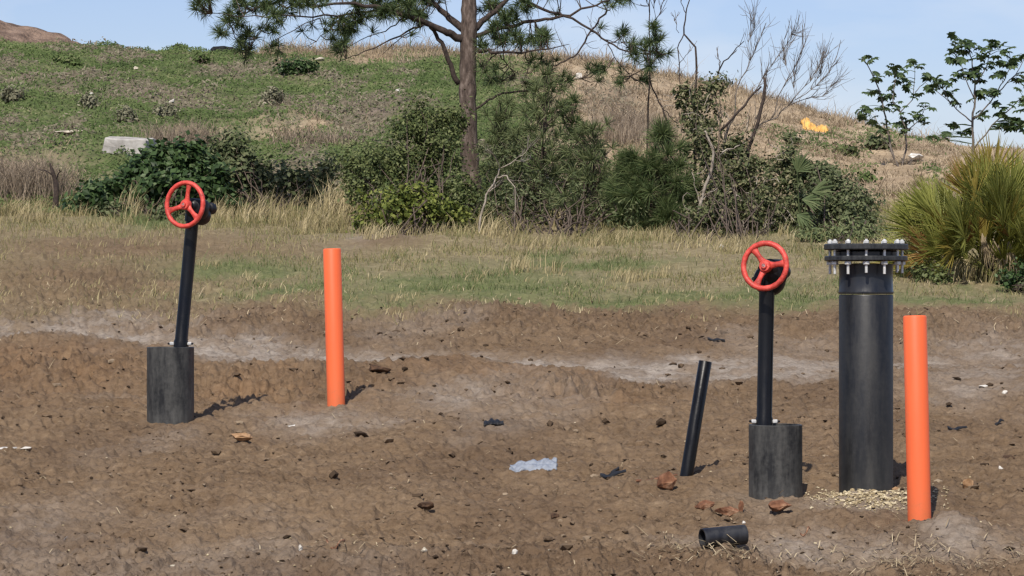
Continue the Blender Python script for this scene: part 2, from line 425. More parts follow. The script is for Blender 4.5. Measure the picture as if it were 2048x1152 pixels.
M['weed'] = leaf_mat('hill weeds', [(0.12, (0.052, 0.075, 0.027)), (0.45, (0.084, 0.122, 0.039)), (0.7, (0.12, 0.157, 0.057)), (0.92, (0.215, 0.22, 0.11))], 0.15, 0.7, 0.12, 0.7)
M['weedgrey'] = leaf_mat('grey weeds', [(0, (0.10, 0.085, 0.06)), (0.5, (0.175, 0.15, 0.105)), (1, (0.26, 0.235, 0.165))], 0.15, 0.8, 0.1)
M['shrubgrey'] = leaf_mat('grey shrub leaf', [(0, (0.13, 0.135, 0.08)), (0.5, (0.21, 0.205, 0.135)), (1, (0.32, 0.30, 0.21))], 0.25, 0.8, 0.1)
M['tan'] = leaf_mat('tan hill grass', [(0.1, (0.19, 0.145, 0.095)), (0.5, (0.35, 0.275, 0.185)), (0.9, (0.54, 0.44, 0.30))], 0.2, 0.7, 0.2, 0.7)
M['straw'] = leaf_mat('straw', [(0.1, (0.15, 0.14, 0.06)), (0.4, (0.30, 0.25, 0.13)), (0.7, (0.46, 0.38, 0.22)), (1, (0.66, 0.57, 0.36))], 0.2, 0.7, 0.15, 1.6)
M['litter'] = leaf_mat('straw litter', [(0, (0.20, 0.15, 0.085)), (1, (0.50, 0.41, 0.27))], 0.1, 0.8)
M['turf'] = leaf_mat('dry turf', [(0, (0.13, 0.12, 0.05)), (0.35, (0.22, 0.20, 0.085)), (0.7, (0.34, 0.29, 0.15)), (1, (0.50, 0.42, 0.24))], 0.2, 0.7, 0.2, 1.1)
M['lush'] = leaf_mat('green turf', [(0, (0.07, 0.10, 0.035)), (0.5, (0.13, 0.165, 0.06)), (1, (0.26, 0.26, 0.12))], 0.2, 0.7, 0.2, 1.3)
M['brushdead'] = leaf_mat('dry brush', [(0, (0.14, 0.11, 0.08)), (0.5, (0.27, 0.215, 0.16)), (1, (0.42, 0.345, 0.26))], 0.15, 0.8, 0.1, 2.0)
M['stone'] = rough_mat('pale stone', (0.36, 0.31, 0.23), (0.58, 0.53, 0.43), 30, 0.9, 0.3, 80)
M['chip'] = leaf_mat('pale stone chips', [(0, (0.24, 0.18, 0.10)), (0.5, (0.38, 0.31, 0.19)), (1, (0.58, 0.50, 0.34))], 0.0, 0.9, 0.2)
M['clod'] = leaf_mat('soil clods', [(0, (0.03, 0.02, 0.013)), (0.45, (0.09, 0.062, 0.040)), (0.88, (0.17, 0.122, 0.080)), (1, (0.27, 0.21, 0.145))], 0.0, 0.95, 0.1)
M['rust'] = rough_mat('red brown clay', (0.06, 0.024, 0.014), (0.19, 0.088, 0.047), 16, 0.95, 0.5, 60, (0.36, 0.225, 0.14))
M['ochre'] = rough_mat('ochre stone', (0.20, 0.11, 0.05), (0.40, 0.25, 0.14), 22, 0.9, 0.5, 60)
M['darkclod'] = rough_mat('dark brown clod', (0.03, 0.018, 0.012), (0.10, 0.055, 0.03), 30, 0.9, 0.6, 60)
M['black'] = rough_mat('black scrap', (0.006, 0.006, 0.007), (0.02, 0.019, 0.018), 30, 0.6, 0.3, 60)
M['white'] = rough_mat('white scrap', (0.40, 0.37, 0.32), (0.70, 0.67, 0.61), 20, 0.6, 0.1, 60)
M['conc'] = rough_mat('pale concrete', (0.22, 0.20, 0.18), (0.46, 0.44, 0.41), 5, 0.9, 0.3, 40)
M['yellow'] = rough_mat('yellow plastic', (0.62, 0.33, 0.07), (0.76, 0.47, 0.15), 8, 0.5, 0.1, 40)
M['mound'] = rough_mat('brown spoil', (0.09, 0.058, 0.042), (0.30, 0.21, 0.155), 2.2, 0.95, 1.0, 9)
M['mound'].node_tree.nodes['Bump'].inputs['Distance'].default_value = 0.12
def bag_mat():
    m, n, l, b = newmat('clear plastic')
    b.inputs['Base Color'].default_value = (0.34, 0.37, 0.42, 1)
    b.inputs['Roughness'].default_value = 0.22
    b.inputs['Transmission Weight'].default_value = 0.25
    b.inputs['IOR'].default_value = 1.3
    return m
M['bag'] = bag_mat()

# ------------------------------------------------------------------ object helpers
def tag(o, label=None, cat=None, group=None, kind=None):
    if label: o['label'] = label
    if cat: o['category'] = cat
    if group: o['group'] = group
    if kind: o['kind'] = kind
    return o

def empty(name, loc, label=None, cat=None, group=None):
    o = bpy.data.objects.new(name, None)
    o.empty_display_size = 0.1
    o.location = loc
    C.objects.link(o)
    return tag(o, label, cat, group)

def wloc(o):
    v = Vector((0, 0, 0))
    while o is not None:
        v = v + o.location
        o = o.parent
    return v

class MB:
    def __init__(s):
        s.v, s.q, s.t, s.n = [], [], [], 0
    def add(s, v, q=None, t=None):
        v = np.asarray(v, float).reshape(-1, 3)
        if q is not None and len(q): s.q.append(np.asarray(q, np.int64).reshape(-1, 4) + s.n)
        if t is not None and len(t): s.t.append(np.asarray(t, np.int64).reshape(-1, 3) + s.n)
        s.v.append(v); s.n += len(v)
        return s
    def tube(s, pts, rad, sides=6, cap=True):
        pts = [np.array(p, float) for p in pts]
        if np.isscalar(rad): rad = [rad] * len(pts)
        k = len(pts)
        tans = []
        for i in range(k):
            d = pts[min(i + 1, k - 1)] - pts[max(i - 1, 0)]
            tans.append(d / (np.linalg.norm(d) + 1e-9))
        ref = np.array([0, 0, 1.0]) if abs(tans[0][2]) < 0.9 else np.array([1.0, 0, 0])
        a = np.cross(tans[0], ref); a /= np.linalg.norm(a)
        ang = np.arange(sides) * 2 * np.pi / sides
        vs = []
        for i in range(k):
            a = a - tans[i] * a.dot(tans[i]); a /= (np.linalg.norm(a) + 1e-9)
            b = np.cross(tans[i], a)
            vs.append(pts[i] + rad[i] * (np.cos(ang)[:, None] * a + np.sin(ang)[:, None] * b))
        vs = np.concatenate(vs)
        q = []
        for i in range(k - 1):
            for j in range(sides):
                j2 = (j + 1) % sides
                q.append((i * sides + j, i * sides + j2, (i + 1) * sides + j2, (i + 1) * sides + j))
        t = []
        if cap:
            vs = np.concatenate([vs, [pts[0], pts[-1]]])
            c0, c1 = k * sides, k * sides + 1
            for j in range(sides):
                j2 = (j + 1) % sides
                t.append((c0, j2, j)); t.append((c1, (k - 1) * sides + j, (k - 1) * sides + j2))
        return s.add(vs, q, t)
    def lathe(s, prof, loc=(0, 0, 0), axis=(0, 0, 1), sides=32, phase=0.0):
        """prof: (radius, height) pairs turned about axis"""
        ax = np.array(axis, float); ax /= np.linalg.norm(ax)
        ref = np.array([1.0, 0, 0]) if abs(ax[0]) < 0.9 else np.array([0, 1.0, 0])
        a = np.cross(ax, ref); a /= np.linalg.norm(a); b = np.cross(ax, a)
        ang = phase + np.arange(sides) * 2 * np.pi / sides
        vs = np.concatenate([np.array(loc, float) + h * ax + r * (np.cos(ang)[:, None] * a + np.sin(ang)[:, None] * b) for r, h in prof])
        q = []
        for i in range(len(prof) - 1):
            for j in range(sides):
                j2 = (j + 1) % sides
                q.append((i * sides + j, i * sides + j2, (i + 1) * sides + j2, (i + 1) * sides + j))
        return s.add(vs, q)
    def build(s, name, mat, parent=None, origin=None, smooth=True, sharp=None):
        v = np.concatenate(s.v)
        org = wloc(parent) if parent is not None else Vector(origin if origin is not None else (0, 0, 0))
        v = v - np.array(org)
        me = bpy.data.meshes.new(name)
        q = np.concatenate(s.q) if s.q else np.zeros((0, 4), np.int64)
        t = np.concatenate(s.t) if s.t else np.zeros((0, 3), np.int64)
        me.vertices.add(len(v)); me.vertices.foreach_set('co', v.ravel())
        me.loops.add(q.size + t.size)
        me.loops.foreach_set('vertex_index', np.concatenate([q.ravel(), t.ravel()]).astype(np.int32))
        me.polygons.add(len(q) + len(t))
        st = np.concatenate([np.arange(len(q)) * 4, q.size + np.arange(len(t)) * 3]).astype(np.int32)
        me.polygons.foreach_set('loop_start', st)
        me.polygons.foreach_set('use_smooth', np.full(len(q) + len(t), smooth))
        me.update(calc_edges=True)
        me.validate()
        if sharp is not None:
            me.set_sharp_from_angle(angle=R(sharp))
        me.materials.append(mat)
        o = bpy.data.objects.new(name, me)
        C.objects.link(o)
        if parent is not None: o.parent = parent
        else: o.location = org
        return o

def unit(v):
    return v / (np.linalg.norm(v, axis=-1, keepdims=True) + 1e-9)

def leaves(pos, nrm, L, Wd, droop=0.2):
    """rhombic leaves, one island each"""
    n = len(pos)
    nrm = unit(nrm)
    t = unit(np.cross(nrm, rng.normal(size=(n, 3))))
    b = np.cross(nrm, t)
    L = (L * rng.uniform(0.6, 1.3, n))[:, None]; w = Wd * L / np.mean(L)
    v = np.stack([pos - t * L * .5, pos + b * w * .5 - nrm * w * droop, pos + t * L * .5 - nrm * L * droop, pos - b * w * .5 - nrm * w * droop], 1)
    q = np.arange(4 * n).reshape(n, 4)
    return v.reshape(-1, 3), q

def blades(base, h, w, lean, az=None, bend=0.5):
    """grass blades of two segments; lean is the sideways reach as a share of the height"""
    n = len(base)
    az = rng.uniform(0, 2 * np.pi, n) if az is None else az
    fa = rng.uniform(0, 2 * np.pi, n)
    d = np.stack([np.cos(az), np.sin(az), np.zeros(n)], 1)
    s = np.stack([np.cos(fa), np.sin(fa), np.zeros(n)], 1) * (np.broadcast_to(w, n)[:, None] * .5)
    h = np.broadcast_to(h, n)[:, None]; ln = np.broadcast_to(lean, n)[:, None]
    up = np.array([0, 0, 1.0])
    mid = base + up * h * .55 + d * h * ln * .3
    tip = base + up * h * (1 - bend * ln * .35) + d * h * ln
    v = np.stack([base - s, base + s, mid + s * .8, mid - s * .8, tip], 1).reshape(-1, 3)
    k = np.arange(n) * 5
    q = np.stack([k, k + 1, k + 2, k + 3], 1)
    t = np.stack([k + 3, k + 2, k + 4], 1)
    return v, q, t

def needles(cen, dirs, n, L, w, spread=1.0):
    """bursts of n long needles at each centre, about each direction"""
    k = len(cen)
    c = np.repeat(cen, n, 0); d = np.repeat(unit(dirs), n, 0)
    r = unit(d * rng.uniform(0.1, 1.3, (k * n, 1)) + rng.normal(size=(k * n, 3)) * 0.62 * spread)
    ll = (np.repeat(np.broadcast_to(L, k), n) * rng.uniform(.65, 1.15, k * n))[:, None]
    s = unit(np.cross(r, rng.normal(size=(k * n, 3)))) * w * .5
    tip = c + r * ll; tip[:, 2] -= 0.12 * ll[:, 0]
    mid = c + r * ll * .5
    v = np.stack([c - s, c + s, mid + s, tip, mid - s], 1).reshape(-1, 3)
    i = np.arange(k * n) * 5
    return v, np.stack([i, i + 1, i + 2, i + 4], 1), np.stack([i + 4, i + 2, i + 3], 1)

_ico = None
def ico():
    global _ico
    if _ico is None:
        import bmesh
        bm = bmesh.new(); bmesh.ops.create_icosphere(bm, subdivisions=1, radius=1)
        bm.verts.ensure_lookup_table()
        _ico = (np.array([v.co[:] for v in bm.verts]), np.array([[v.index for v in f.verts] for f in bm.faces]))
        bm.free()
    return _ico

def lumps(pos, rad, flat=0.6, jag=0.28):
    """rough clods or stones, each an island"""
    v0, f0 = ico(); n, k = len(pos), len(v0)
    j = 1 + rng.normal(0, jag, (n, k))
    sc = np.stack([rng.uniform(.7, 1.4, n), rng.uniform(.7, 1.2, n), flat * rng.uniform(.6, 1.2, n)], 1)
    a = rng.uniform(0, 2 * np.pi, n); ca, sa = np.cos(a), np.sin(a)
    v = v0[None] * j[:, :, None] * sc[:, None, :] * np.asarray(rad)[:, None, None]
    x = v[..., 0] * ca[:, None] - v[..., 1] * sa[:, None]; y = v[..., 0] * sa[:, None] + v[..., 1] * ca[:, None]
    v = np.stack([x, y, v[..., 2]], -1) + pos[:, None, :]
    t = (f0[None] + (np.arange(n) * k)[:, None, None]).reshape(-1, 3)
    return v.reshape(-1, 3), t

# ------------------------------------------------------------------ the ground and the hill
def build_ground():
    rows = [-60, -30, -12, -4, 0, 3, 6, 8, 9.5, 10.5, 11.3, 12]
    v = 1235.0
    Yl = []
    while True:
        Y = 14400 / (v - 77)
        if Y > 43: break
        Yl.append(Y); v -= 1.45
    rows += [y for y in Yl if y > 12.05] + list(np.arange(43.1, 66.2, 0.10)) + list(66.2 + np.cumsum(np.linspace(0.15, 3, 30))) + [130, 170, 230, 320, 450, 700, 1100]
    rows = np.array(rows)
    fine = np.arange(-260, 2310, 2.7)
    side = np.cumsum(np.geomspace(6, 4000, 26))
    us = np.concatenate([(-260 - side)[::-1], fine, fine[-1] + side])
    UU, YY = np.meshgrid(us, rows)
    XX = (UU - CX) * np.maximum(YY, 12) / F
    m = masks(XX.ravel(), YY.ravel())
    Z = zt(XX.ravel(), YY.ravel(), m)
    nr, nc = UU.shape
    i = np.arange(nr * nc).reshape(nr, nc)
    q = np.stack([i[:-1, :-1], i[:-1, 1:], i[1:, 1:], i[1:, :-1]], -1).reshape(-1, 4)
    b = MB(); b.add(np.stack([XX.ravel(), YY.ravel(), Z], 1), q)
    o = b.build('ground', M['ground'])
    for nm, ch in (('m1', ('gray', 'clay', 'turf', 'damp')), ('m2', ('hill', 'tan', 'brn', 'lush'))):
        at = o.data.color_attributes.new(nm, 'FLOAT_COLOR', 'POINT')
        at.data.foreach_set('color', np.stack([np.clip(m[c], 0, 1) for c in ch], 1).astype(np.float32).ravel())
    return tag(o, 'graded brown soil rising to a weedy hill', 'ground', kind='structure')
build_ground()

def build_spoil():
    """bare heap of spoil standing on the hill's top at the far left"""
    nx, ny = 150, 70
    X = np.linspace(-26, -9.5, nx); Y = np.linspace(66.5, 84, ny)
    XX, YY = np.meshgrid(X, Y)
    u = CX + F * XX / 72.0
    top = np.interp(u, [-1200, -600, -150, 0, 60, 110, 165, 185], [-40, 0, 32, 52, 66, 76, 92, 116])
    zt_ = CAMZ + (HY - top) * 72 / F
    t = 1 - ((YY - 74) / 8.5) ** 2
    z = zs(XX, YY) - .8
    h = z + np.clip(zt_ - z, 0, None) * np.clip(t * 1.35, 0, 1) + 0.13 * fbm(XX * 1.1, YY * 1.1, 6, 7, .6) * np.clip(t * 3, 0, 1)
    i = np.arange(nx * ny).reshape(ny, nx)
    q = np.stack([i[:-1, :-1], i[:-1, 1:], i[1:, 1:], i[1:, :-1]], -1).reshape(-1, 4)
    b = MB(); b.add(np.stack([XX.ravel(), YY.ravel(), h.ravel()], 1), q)
    tag(b.build('terrain_mound', M['mound']), 'bare brown spoil heap on top of the hill', 'mound', kind='structure')
build_spoil()

# ------------------------------------------------------------------ steel, pipes and markers
def ring_prof(r0, r1, z0, z1, c=0.004):
    return [(r0, z0), (r1 - c, z0), (r1, z0 + c), (r1, z1 - c), (r1 - c, z1), (r0, z1), (r0, z0)]

def tube_prof(ro, ri, z0, z1, c=0.003):
    return [(ri, z0), (ro, z0), (ro, z1 - c), (ro - c, z1), (ri + c, z1), (ri, z1 - c), (ri, z0)]

def solid_prof(r, z0, z1, c=0.003):
    return [(0.0005, z0), (r - c, z0), (r, z0 + c), (r, z1 - c), (r - c, z1), (0.0005, z1)]

def flanged_pipe():
    base = gpoint(1732, 985)
    Y = base.y; s = F / Y
    x = base.x
    zz = lambda py: CAMZ + (HY - py) * Y / F
    r = 108 / 2 / s
    root = empty('flanged_pipe', (x, Y, zz(990)), 'thick black upright pipe capped by a bolted flange, beside the nearer orange marker', 'pipe')
    lean = np.array([-2 / s / 1.3, 0, 1.0])
    lo = (x, Y, 0)
    b = MB(); b.lathe([(r, zz(1040)), (r, zz(592)), (r - .004, zz(589)), (.001, zz(589))], lo, sides=64)
    b.build('pipe_body', M['pipe_body'], root, sharp=40)
    b = MB(); b.lathe([(.001, zz(588)), (r + .001, zz(588)), (r + .003, zz(586)), (r + .003, zz(583)), (r, zz(581)), (r - .001, zz(545)), (r + .002, zz(528)), (.001, zz(526))], lo, sides=64)
    b.build('pipe_stub', M['pipe_stub'], root, sharp=40)
    fr = 168 / 2 / s
    b = MB(); b.lathe(ring_prof(.09, fr * .985, zz(522), zz(512), .005), lo, sides=64)
    b.build('lower_flange', M['flange'], root, sharp=30)
    b = MB(); b.lathe([(.001, zz(513)), (r * 1.18, zz(513)), (r * 1.18, zz(504)), (r * 1.1, zz(501)), (.001, zz(501))], lo, sides=64)
    b.build('gasket', M['pipe_stub'], root, sharp=30)
    b = MB(); b.lathe(solid_prof(fr, zz(500), zz(488), .005), lo, sides=64)
    b.build('blind_flange', M['flange'], root, sharp=30)
    for k in range(12):
        a = R(-96.7 + .5 + 30 * k)
        bx, by = x + fr * .85 * math.cos(a), Y + fr * .85 * math.sin(a)
        st = random.uniform(-3, 4)
        b = MB(); b.lathe(solid_prof(.0078, zz(545 + st), zz(479), .002), (bx, by, 0), sides=10)
        bo = b.build('bolt', M['steel'], root, sharp=40)
        for (p0, p1, rr) in ((488, 481.5, .0145), (530, 522.5, .019)):
            b = MB(); b.lathe(solid_prof(rr, zz(p0), zz(p1), .003), (bx, by, 0), sides=6, phase=random.random())
            b.build('nut', M['steel'], bo, smooth=False)
flanged_pipe()

def valve(u_base, v_base, bw, v_top, pole_bot, pole_top, wheel_c, wheel_r, yaw, ang0, pitch, gx, label):
    """gear operated valve: sleeve in the soil, leaning pole, gear housing, red handwheel"""
    base = gpoint(u_base, v_base); Y = base.y; s = F / Y
    zz = lambda py: CAMZ + (HY - py) * Y / F
    xx = lambda px: (px - CX) * Y / F
    x = base.x; r = bw / 2 / s
    root = empty('valve_stand', (x, Y, base.z), label, 'valve')
    b = MB(); b.lathe(tube_prof(r, r - .014, base.z - .12, zz(v_top)), (x, Y, 0), sides=56)
    b.lathe([(r - .0145, zz(v_top) - .03), (.001, zz(v_top) - .03)], (x, Y, 0), sides=56)
    b.build('sleeve', M['barrel'], root, sharp=40)
    p0 = np.array([xx(pole_bot[0]), Y, zz(pole_bot[1]) - .05]); p1 = np.array([xx(pole_top[0]), Y + .0, zz(pole_top[1])])
    d = unit(p1 - p0)
    pr = 0.0405
    h = float(np.linalg.norm(p1 - p0))
    b = MB(); b.lathe([(pr * 1.12, -.02), (pr * 1.12, .075), (pr, .085), (pr, h - .05), (pr * 1.25, h - .048), (pr * 1.25, h), (.001, h)], p0, d, 36)
    b.build('pole', M['pole'], root, sharp=40)
    for sx in (-1, 1):
        c = p0 + d * .058 + np.array([sx * pr * 1.08, -.012, 0])
        b = MB(); b.lathe(solid_prof(.011, 0, .026), c, (sx, -.25, .05), 6)
        bo = b.build('bolt', M['steel'], root, smooth=False)
        b = MB(); b.lathe(solid_prof(.006, 0, .014), c + np.array([sx * .024, -.006, .001]), (sx, -.25, .05), 10)
        b.build('thread_end', M['gear'], bo, smooth=False)
    n = np.array([math.sin(R(yaw)) * math.cos(R(pitch)), -math.cos(R(yaw)) * math.cos(R(pitch)), math.sin(R(pitch))])
    wc = np.array([xx(wheel_c[0]), 0, zz(wheel_c[1])])
    # the wheel stands in front of the housing along its axle
    ax_len = .135
    hc = p1 + d * .035
    wc[1] = hc[1] + n[1] * ax_len
    hc = np.array([wc[0] - n[0] * ax_len, hc[1], wc[2] - n[2] * ax_len])
    b = MB()
    b.lathe([(.001, -.075), (.056, -.075), (.064, -.066), (.074, -.04), (.074, .022), (.064, .04), (.034, .05), (.001, .05)], hc, d, 32)
    b.lathe([(.001, -.17), (.028, -.17), (.036, -.165), (.038, -.15), (.038, -.12), (.03, -.112), (.034, -.05), (.046, .0), (.046, .06), (.034, .075), (.026, .08), (.026, .10), (.001, .10)], hc, n, 28)
    gs = 1.0 if gx else .72
    b.lathe([(r_ * gs, h_) for r_, h_ in [(.001, -.06), (.05, -.06), (.07, -.052), (.082, -.03), (.082, .02), (.07, .042), (.03, .05), (.001, .05)]], hc - d * .055 - n * .035 + np.array([gx, 0, 0]), n, 30)
    for kk in range(6):
        aa = kk * math.pi / 3
        e1_ = unit(np.cross(np.array([0, 0, 1.0]), n)); e2_ = np.cross(n, e1_)
        b.lathe(solid_prof(.010, 0, .018, .002), hc - d * .055 + n * .012 + np.array([gx, 0, 0]) + (math.cos(aa) * e1_ + math.sin(aa) * e2_) * .066 * gs, n, 6)
    gh = b.build('gear_housing', M['gear'], root, sharp=35)
    b = MB(); b.lathe(solid_prof(.013, .09, ax_len + .022), hc, n, 16)
    b.build('axle', M['steel'], gh, sharp=35)
    e1 = unit(np.cross(np.array([0, 0, 1.0]), n)); e2 = np.cross(n, e1)
    b = MB(); k = 56; tr = .0148
    pts = [wc + wheel_r * (math.cos(a) * e1 + math.sin(a) * e2) for a in np.arange(k) * 2 * np.pi / k]
    vs, q = [], []
    for i, a in enumerate(np.arange(k) * 2 * np.pi / k):
        rd = math.cos(a) * e1 + math.sin(a) * e2
        bul = 1 + .06 * math.cos(a * 18)
        for t in np.arange(10) * 2 * np.pi / 10:
            vs.append(wc + rd * (wheel_r - tr + tr * bul * math.cos(t)) + n * tr * 1.05 * math.sin(t))
    for i in range(k):
        for j in range(10):
            i2, j2 = (i + 1) % k, (j + 1) % 10
            q.append((i * 10 + j, i2 * 10 + j, i2 * 10 + j2, i * 10 + j2))
    b.add(vs, q)
    wheel = b.build('handwheel', M['red'], root)
    hb = wc - n * .012
    b = MB(); b.lathe([(.001, -.02), (.030, -.02), (.033, -.014), (.033, .012), (.028, .022), (.015, .024), (.015, .034), (.001, .034)], hb, n, 24)
    b.build('hub', M['red'], wheel, sharp=35)
    for kk in range(3):
        a = R(ang0 + 120 * kk)
        rd = math.cos(a) * e1 + math.sin(a) * e2; td = -math.sin(a) * e1 + math.cos(a) * e2
        secs = []
        for f in np.linspace(0, 1, 9):
            rr = .022 + (wheel_r - tr * 1.2 - .022) * f
            wd = .0145 + .011 * (2 * abs(f - .45)) ** 2.2
            th = .0085 + .003 * (1 - f)
            cc = wc + rd * rr + n * (-.014 * math.cos(f * math.pi / 2) + .006 * math.sin(f * math.pi))
            secs.append([cc + td * wd * math.cos(t) + n * th * math.sin(t) for t in np.arange(8) * 2 * np.pi / 8])
        vs = np.array(secs).reshape(-1, 3)
        q = [(i * 8 + j, i * 8 + (j + 1) % 8, (i + 1) * 8 + (j + 1) % 8, (i + 1) * 8 + j) for i in range(8) for j in range(8)]
        b = MB(); b.add(vs, q); b.build('spoke', M['red'], wheel)

valve(341, 838, 94, 694, (360, 690), (386, 428), (374, 410), .152, -29, 78, 4, .0,
      'black leaning valve post with red handwheel, left of the far orange marker')
valve(1551, 992, 107, 849, (1528, 846), (1534, 555), (1526, 532), .133, -25, 127, 6, -.035,
      'black upright valve post with red handwheel, between the leaning stake and flanged pipe')

def marker(ub, vb, ut, vt, wpx, label):
    base = gpoint(ub, vb); Y = base.y; s = F / Y
    p0 = np.array([base.x, Y, CAMZ + (HY - vb) * Y / F]); p1 = np.array([(ut - CX) * Y / F, Y, CAMZ + (HY - vt) * Y / F])
    d = unit(p1 - p0); h = float(np.linalg.norm(p1 - p0)); r = wpx / 2 / s
    b = MB(); b.lathe([(r, -.2), (r, h - .008), (r - .004, h - .002), (r - .007, h), (r - .009, h - .003), (r - .009, h - .25)], p0, d, 48)
    o = b.build('marker_post', M['orange'], None, tuple(p0), sharp=50)
    tag(o, label, 'marker post', 'orange tube markers')
marker(672.5, 810, 664, 497, 36, 'farther orange tube marker, leaning slightly left, standing between the two valve posts')
marker(1839, 1044, 1829.5, 631, 47, 'tallest orange tube marker, nearest the camera, in front of the flanged pipe')

def stake():
    base = gpoint(1373, 950); Y = base.y; s = F / Y
    p0 = np.array([base.x, Y, CAMZ + (HY - 950) * Y / F]); p1 = np.array([(1412 - CX) * Y / F, Y + .05, CAMZ + (HY - 723) * Y / F])
    d = unit(p1 - p0); h = float(np.linalg.norm(p1 - p0)); r = 13.2 / s
    b = MB(); b.lathe([(r, -.15), (r, h - .003), (r - .002, h), (r - .006, h), (r - .007, h - .3)], p0, d, 36)
    tag(b.build('pipe_stake', M['pole'], None, tuple(p0), sharp=50), 'thin black pipe stuck in the soil, leaning right, left of the nearer valve post', 'pipe')
    g = gpoint(1447, 1108); s = F / g.y
    ax = unit(np.array([1, .34, .06])); L = 92 / s; r = 20 / s
    c = np.array([g.x, g.y, g.z + r * .9]) - ax * L / 2
    b = MB(); b.lathe([(r * .86, 0), (r, 0), (r, L), (r * .86, L), (r * .86, 0)], c, ax, 40)
    tag(b.build('pipe_offcut', M['stub'], None, (g.x, g.y, g.z), sharp=40), 'short hollow black pipe offcut lying on the soil in the foreground', 'pipe offcut')
stake()

# ------------------------------------------------------------------ things lying on the soil
def clod(name, px, py, wpx, hpx, mat, label, cat, sub=3, jag=.22, flat=None, seed=0, group=None):
    import bmesh
    g = gpoint(px, py); s = F / g.y
    rx, rz = wpx / 1.75 / s, hpx / 1.75 / s
    rs = np.random.default_rng(int(px) * 7 + seed)
    bm = bmesh.new()
    pts = unit(rs.normal(size=(11 + 3 * sub, 3))) * rs.uniform(.72, 1.08, (11 + 3 * sub, 1))
    for p in pts: bm.verts.new(p)
    bmesh.ops.convex_hull(bm, input=list(bm.verts))
    bmesh.ops.delete(bm, geom=[x for x in bm.verts if not x.link_faces], context='VERTS')
    bmesh.ops.triangulate(bm, faces=list(bm.faces))
    bmesh.ops.subdivide_edges(bm, edges=list(bm.edges), cuts=2, use_grid_fill=True)
    bmesh.ops.triangulate(bm, faces=list(bm.faces))
    bm.verts.ensure_lookup_table(); bm.verts.index_update()
    v = np.array([x.co[:] for x in bm.verts]); f = np.array([[x.index for x in y.verts] for y in bm.faces]); bm.free()
    k = seed * 7.3 + px * .01
    v = v * (1 + jag * .55 * fbm(v[:, 0] * 1.8 + k, v[:, 1] * 1.8 + v[:, 2] * 2.1, 3, 3)[:, None])
    v = v * np.array([rx, rx * .75, rz])
    b = MB(); b.add(v + np.array([g.x, g.y, g.z + rz * .62]), None, f)
    o = b.build(name, mat, None, tuple(g), smooth=False)
    return tag(o, label, cat, group)

clod('rock', 1333, 990, 44, 36, M['rust'], 'angular brown rock with a pale broken face, left of the leaning stake foot', 'rock')
clod('clay_lump', 1408, 1030, 42, 22, M['rust'], 'red brown clay lump, left one of the row below the stake', 'clay lump')
clod('clay_lump', 1455, 1033, 46, 20, M['rust'], 'low red brown clay lump, middle of the row in front of the valve sleeve', 'clay lump', seed=2)
clod('clay_lump', 1482, 1028, 12, 24, M['rust'], 'small upright red brown clay shard at the right end of the row', 'clay lump', seed=3)
clod('rock', 1560, 1035, 50, 26, M['rust'], 'reddish rock with tan sides, just below the nearer valve sleeve', 'rock', seed=4)
clod('rock', 1936, 986, 38, 28, M['ochre'], 'tan blocky stone on bare soil, right of the nearer orange marker', 'rock', seed=5)
clod('rock', 485, 884, 42, 18, M['ochre'], 'flat ochre stone below the far valve post', 'rock', seed=6)
clod('rock', 1795, 988, 24, 18, M['ochre'], 'small orange brown stone between the flanged pipe and the nearer marker', 'rock', seed=7)
clod('soil_clod', 853, 1026, 34, 18, M['darkclod'], 'dark brown clod alone on the soil, low centre left', 'clod', seed=8)
clod('soil_clod', 1110, 1036, 17, 14, M['darkclod'], 'small round dark clod, low centre of the bare soil', 'clod', seed=9)
clod('soil_clod', 2018, 918, 26, 15, M['darkclod'], 'blackish clod at the right edge, level with the tan stone', 'clod', seed=10)
clod('soil_clod', 760, 765, 46, 20, M['darkclod'], 'wide dark clod on the soil ridge, right of the far orange marker', 'clod', seed=11)
clod('soil_clod', 1266, 918, 22, 11, M['darkclod'], 'small dark clod above the black strip, left of the stake', 'clod', seed=12)
clod('white_pebble', 1030, 1132, 13, 14, M['white'], 'whitish pebble at the bottom edge, centre of the foreground', 'pebble', sub=2)
clod('white_pebble', 847, 1132, 14, 13, M['stone'], 'cream pebble at the bottom edge, left of centre', 'pebble', sub=2, seed=2)
clod('white_pebble', 600, 1096, 11, 17, M['white'], 'upright white pebble in the lower left foreground', 'pebble', sub=2, seed=3)
clod('white_pebble', 345, 1138, 14, 11, M['stone'], 'cream pebble nearest the bottom left corner', 'pebble', sub=2, seed=4)
clod('white_pebble', 1552, 1142, 22, 12, M['stone'], 'wide pale pebble right of the pipe offcut, bottom edge', 'pebble', sub=2, seed=5)
clod('white_pebble', 2011, 790, 16, 9, M['white'], 'bright white pebble at the right, lower of the two on grey soil', 'pebble', sub=2, seed=6)
clod('white_pebble', 1966, 781, 20, 7, M['white'], 'thin white chip left of the bright white pebble at the right', 'pebble', sub=2, seed=7)
clod('white_pebble', 2002, 944, 11, 12, M['white'], 'white pebble at the right, above the tan stone', 'pebble', sub=2, seed=8)
clod('white_pebble', 1487, 1051, 8, 7, M['white'], 'tiny white pebble between the clay lumps and the pipe offcut', 'pebble', sub=2, seed=9)
clod('white_pebble', 1105, 1112, 22, 8, M['stone'], 'flat pale chip in the foreground, left of the pipe offcut', 'pebble', sub=2, seed=10)
clod('white_pebble', 52, 897, 24, 8, M['white'], 'flat white chip at the left edge of the bare soil', 'pebble', sub=2, seed=11)

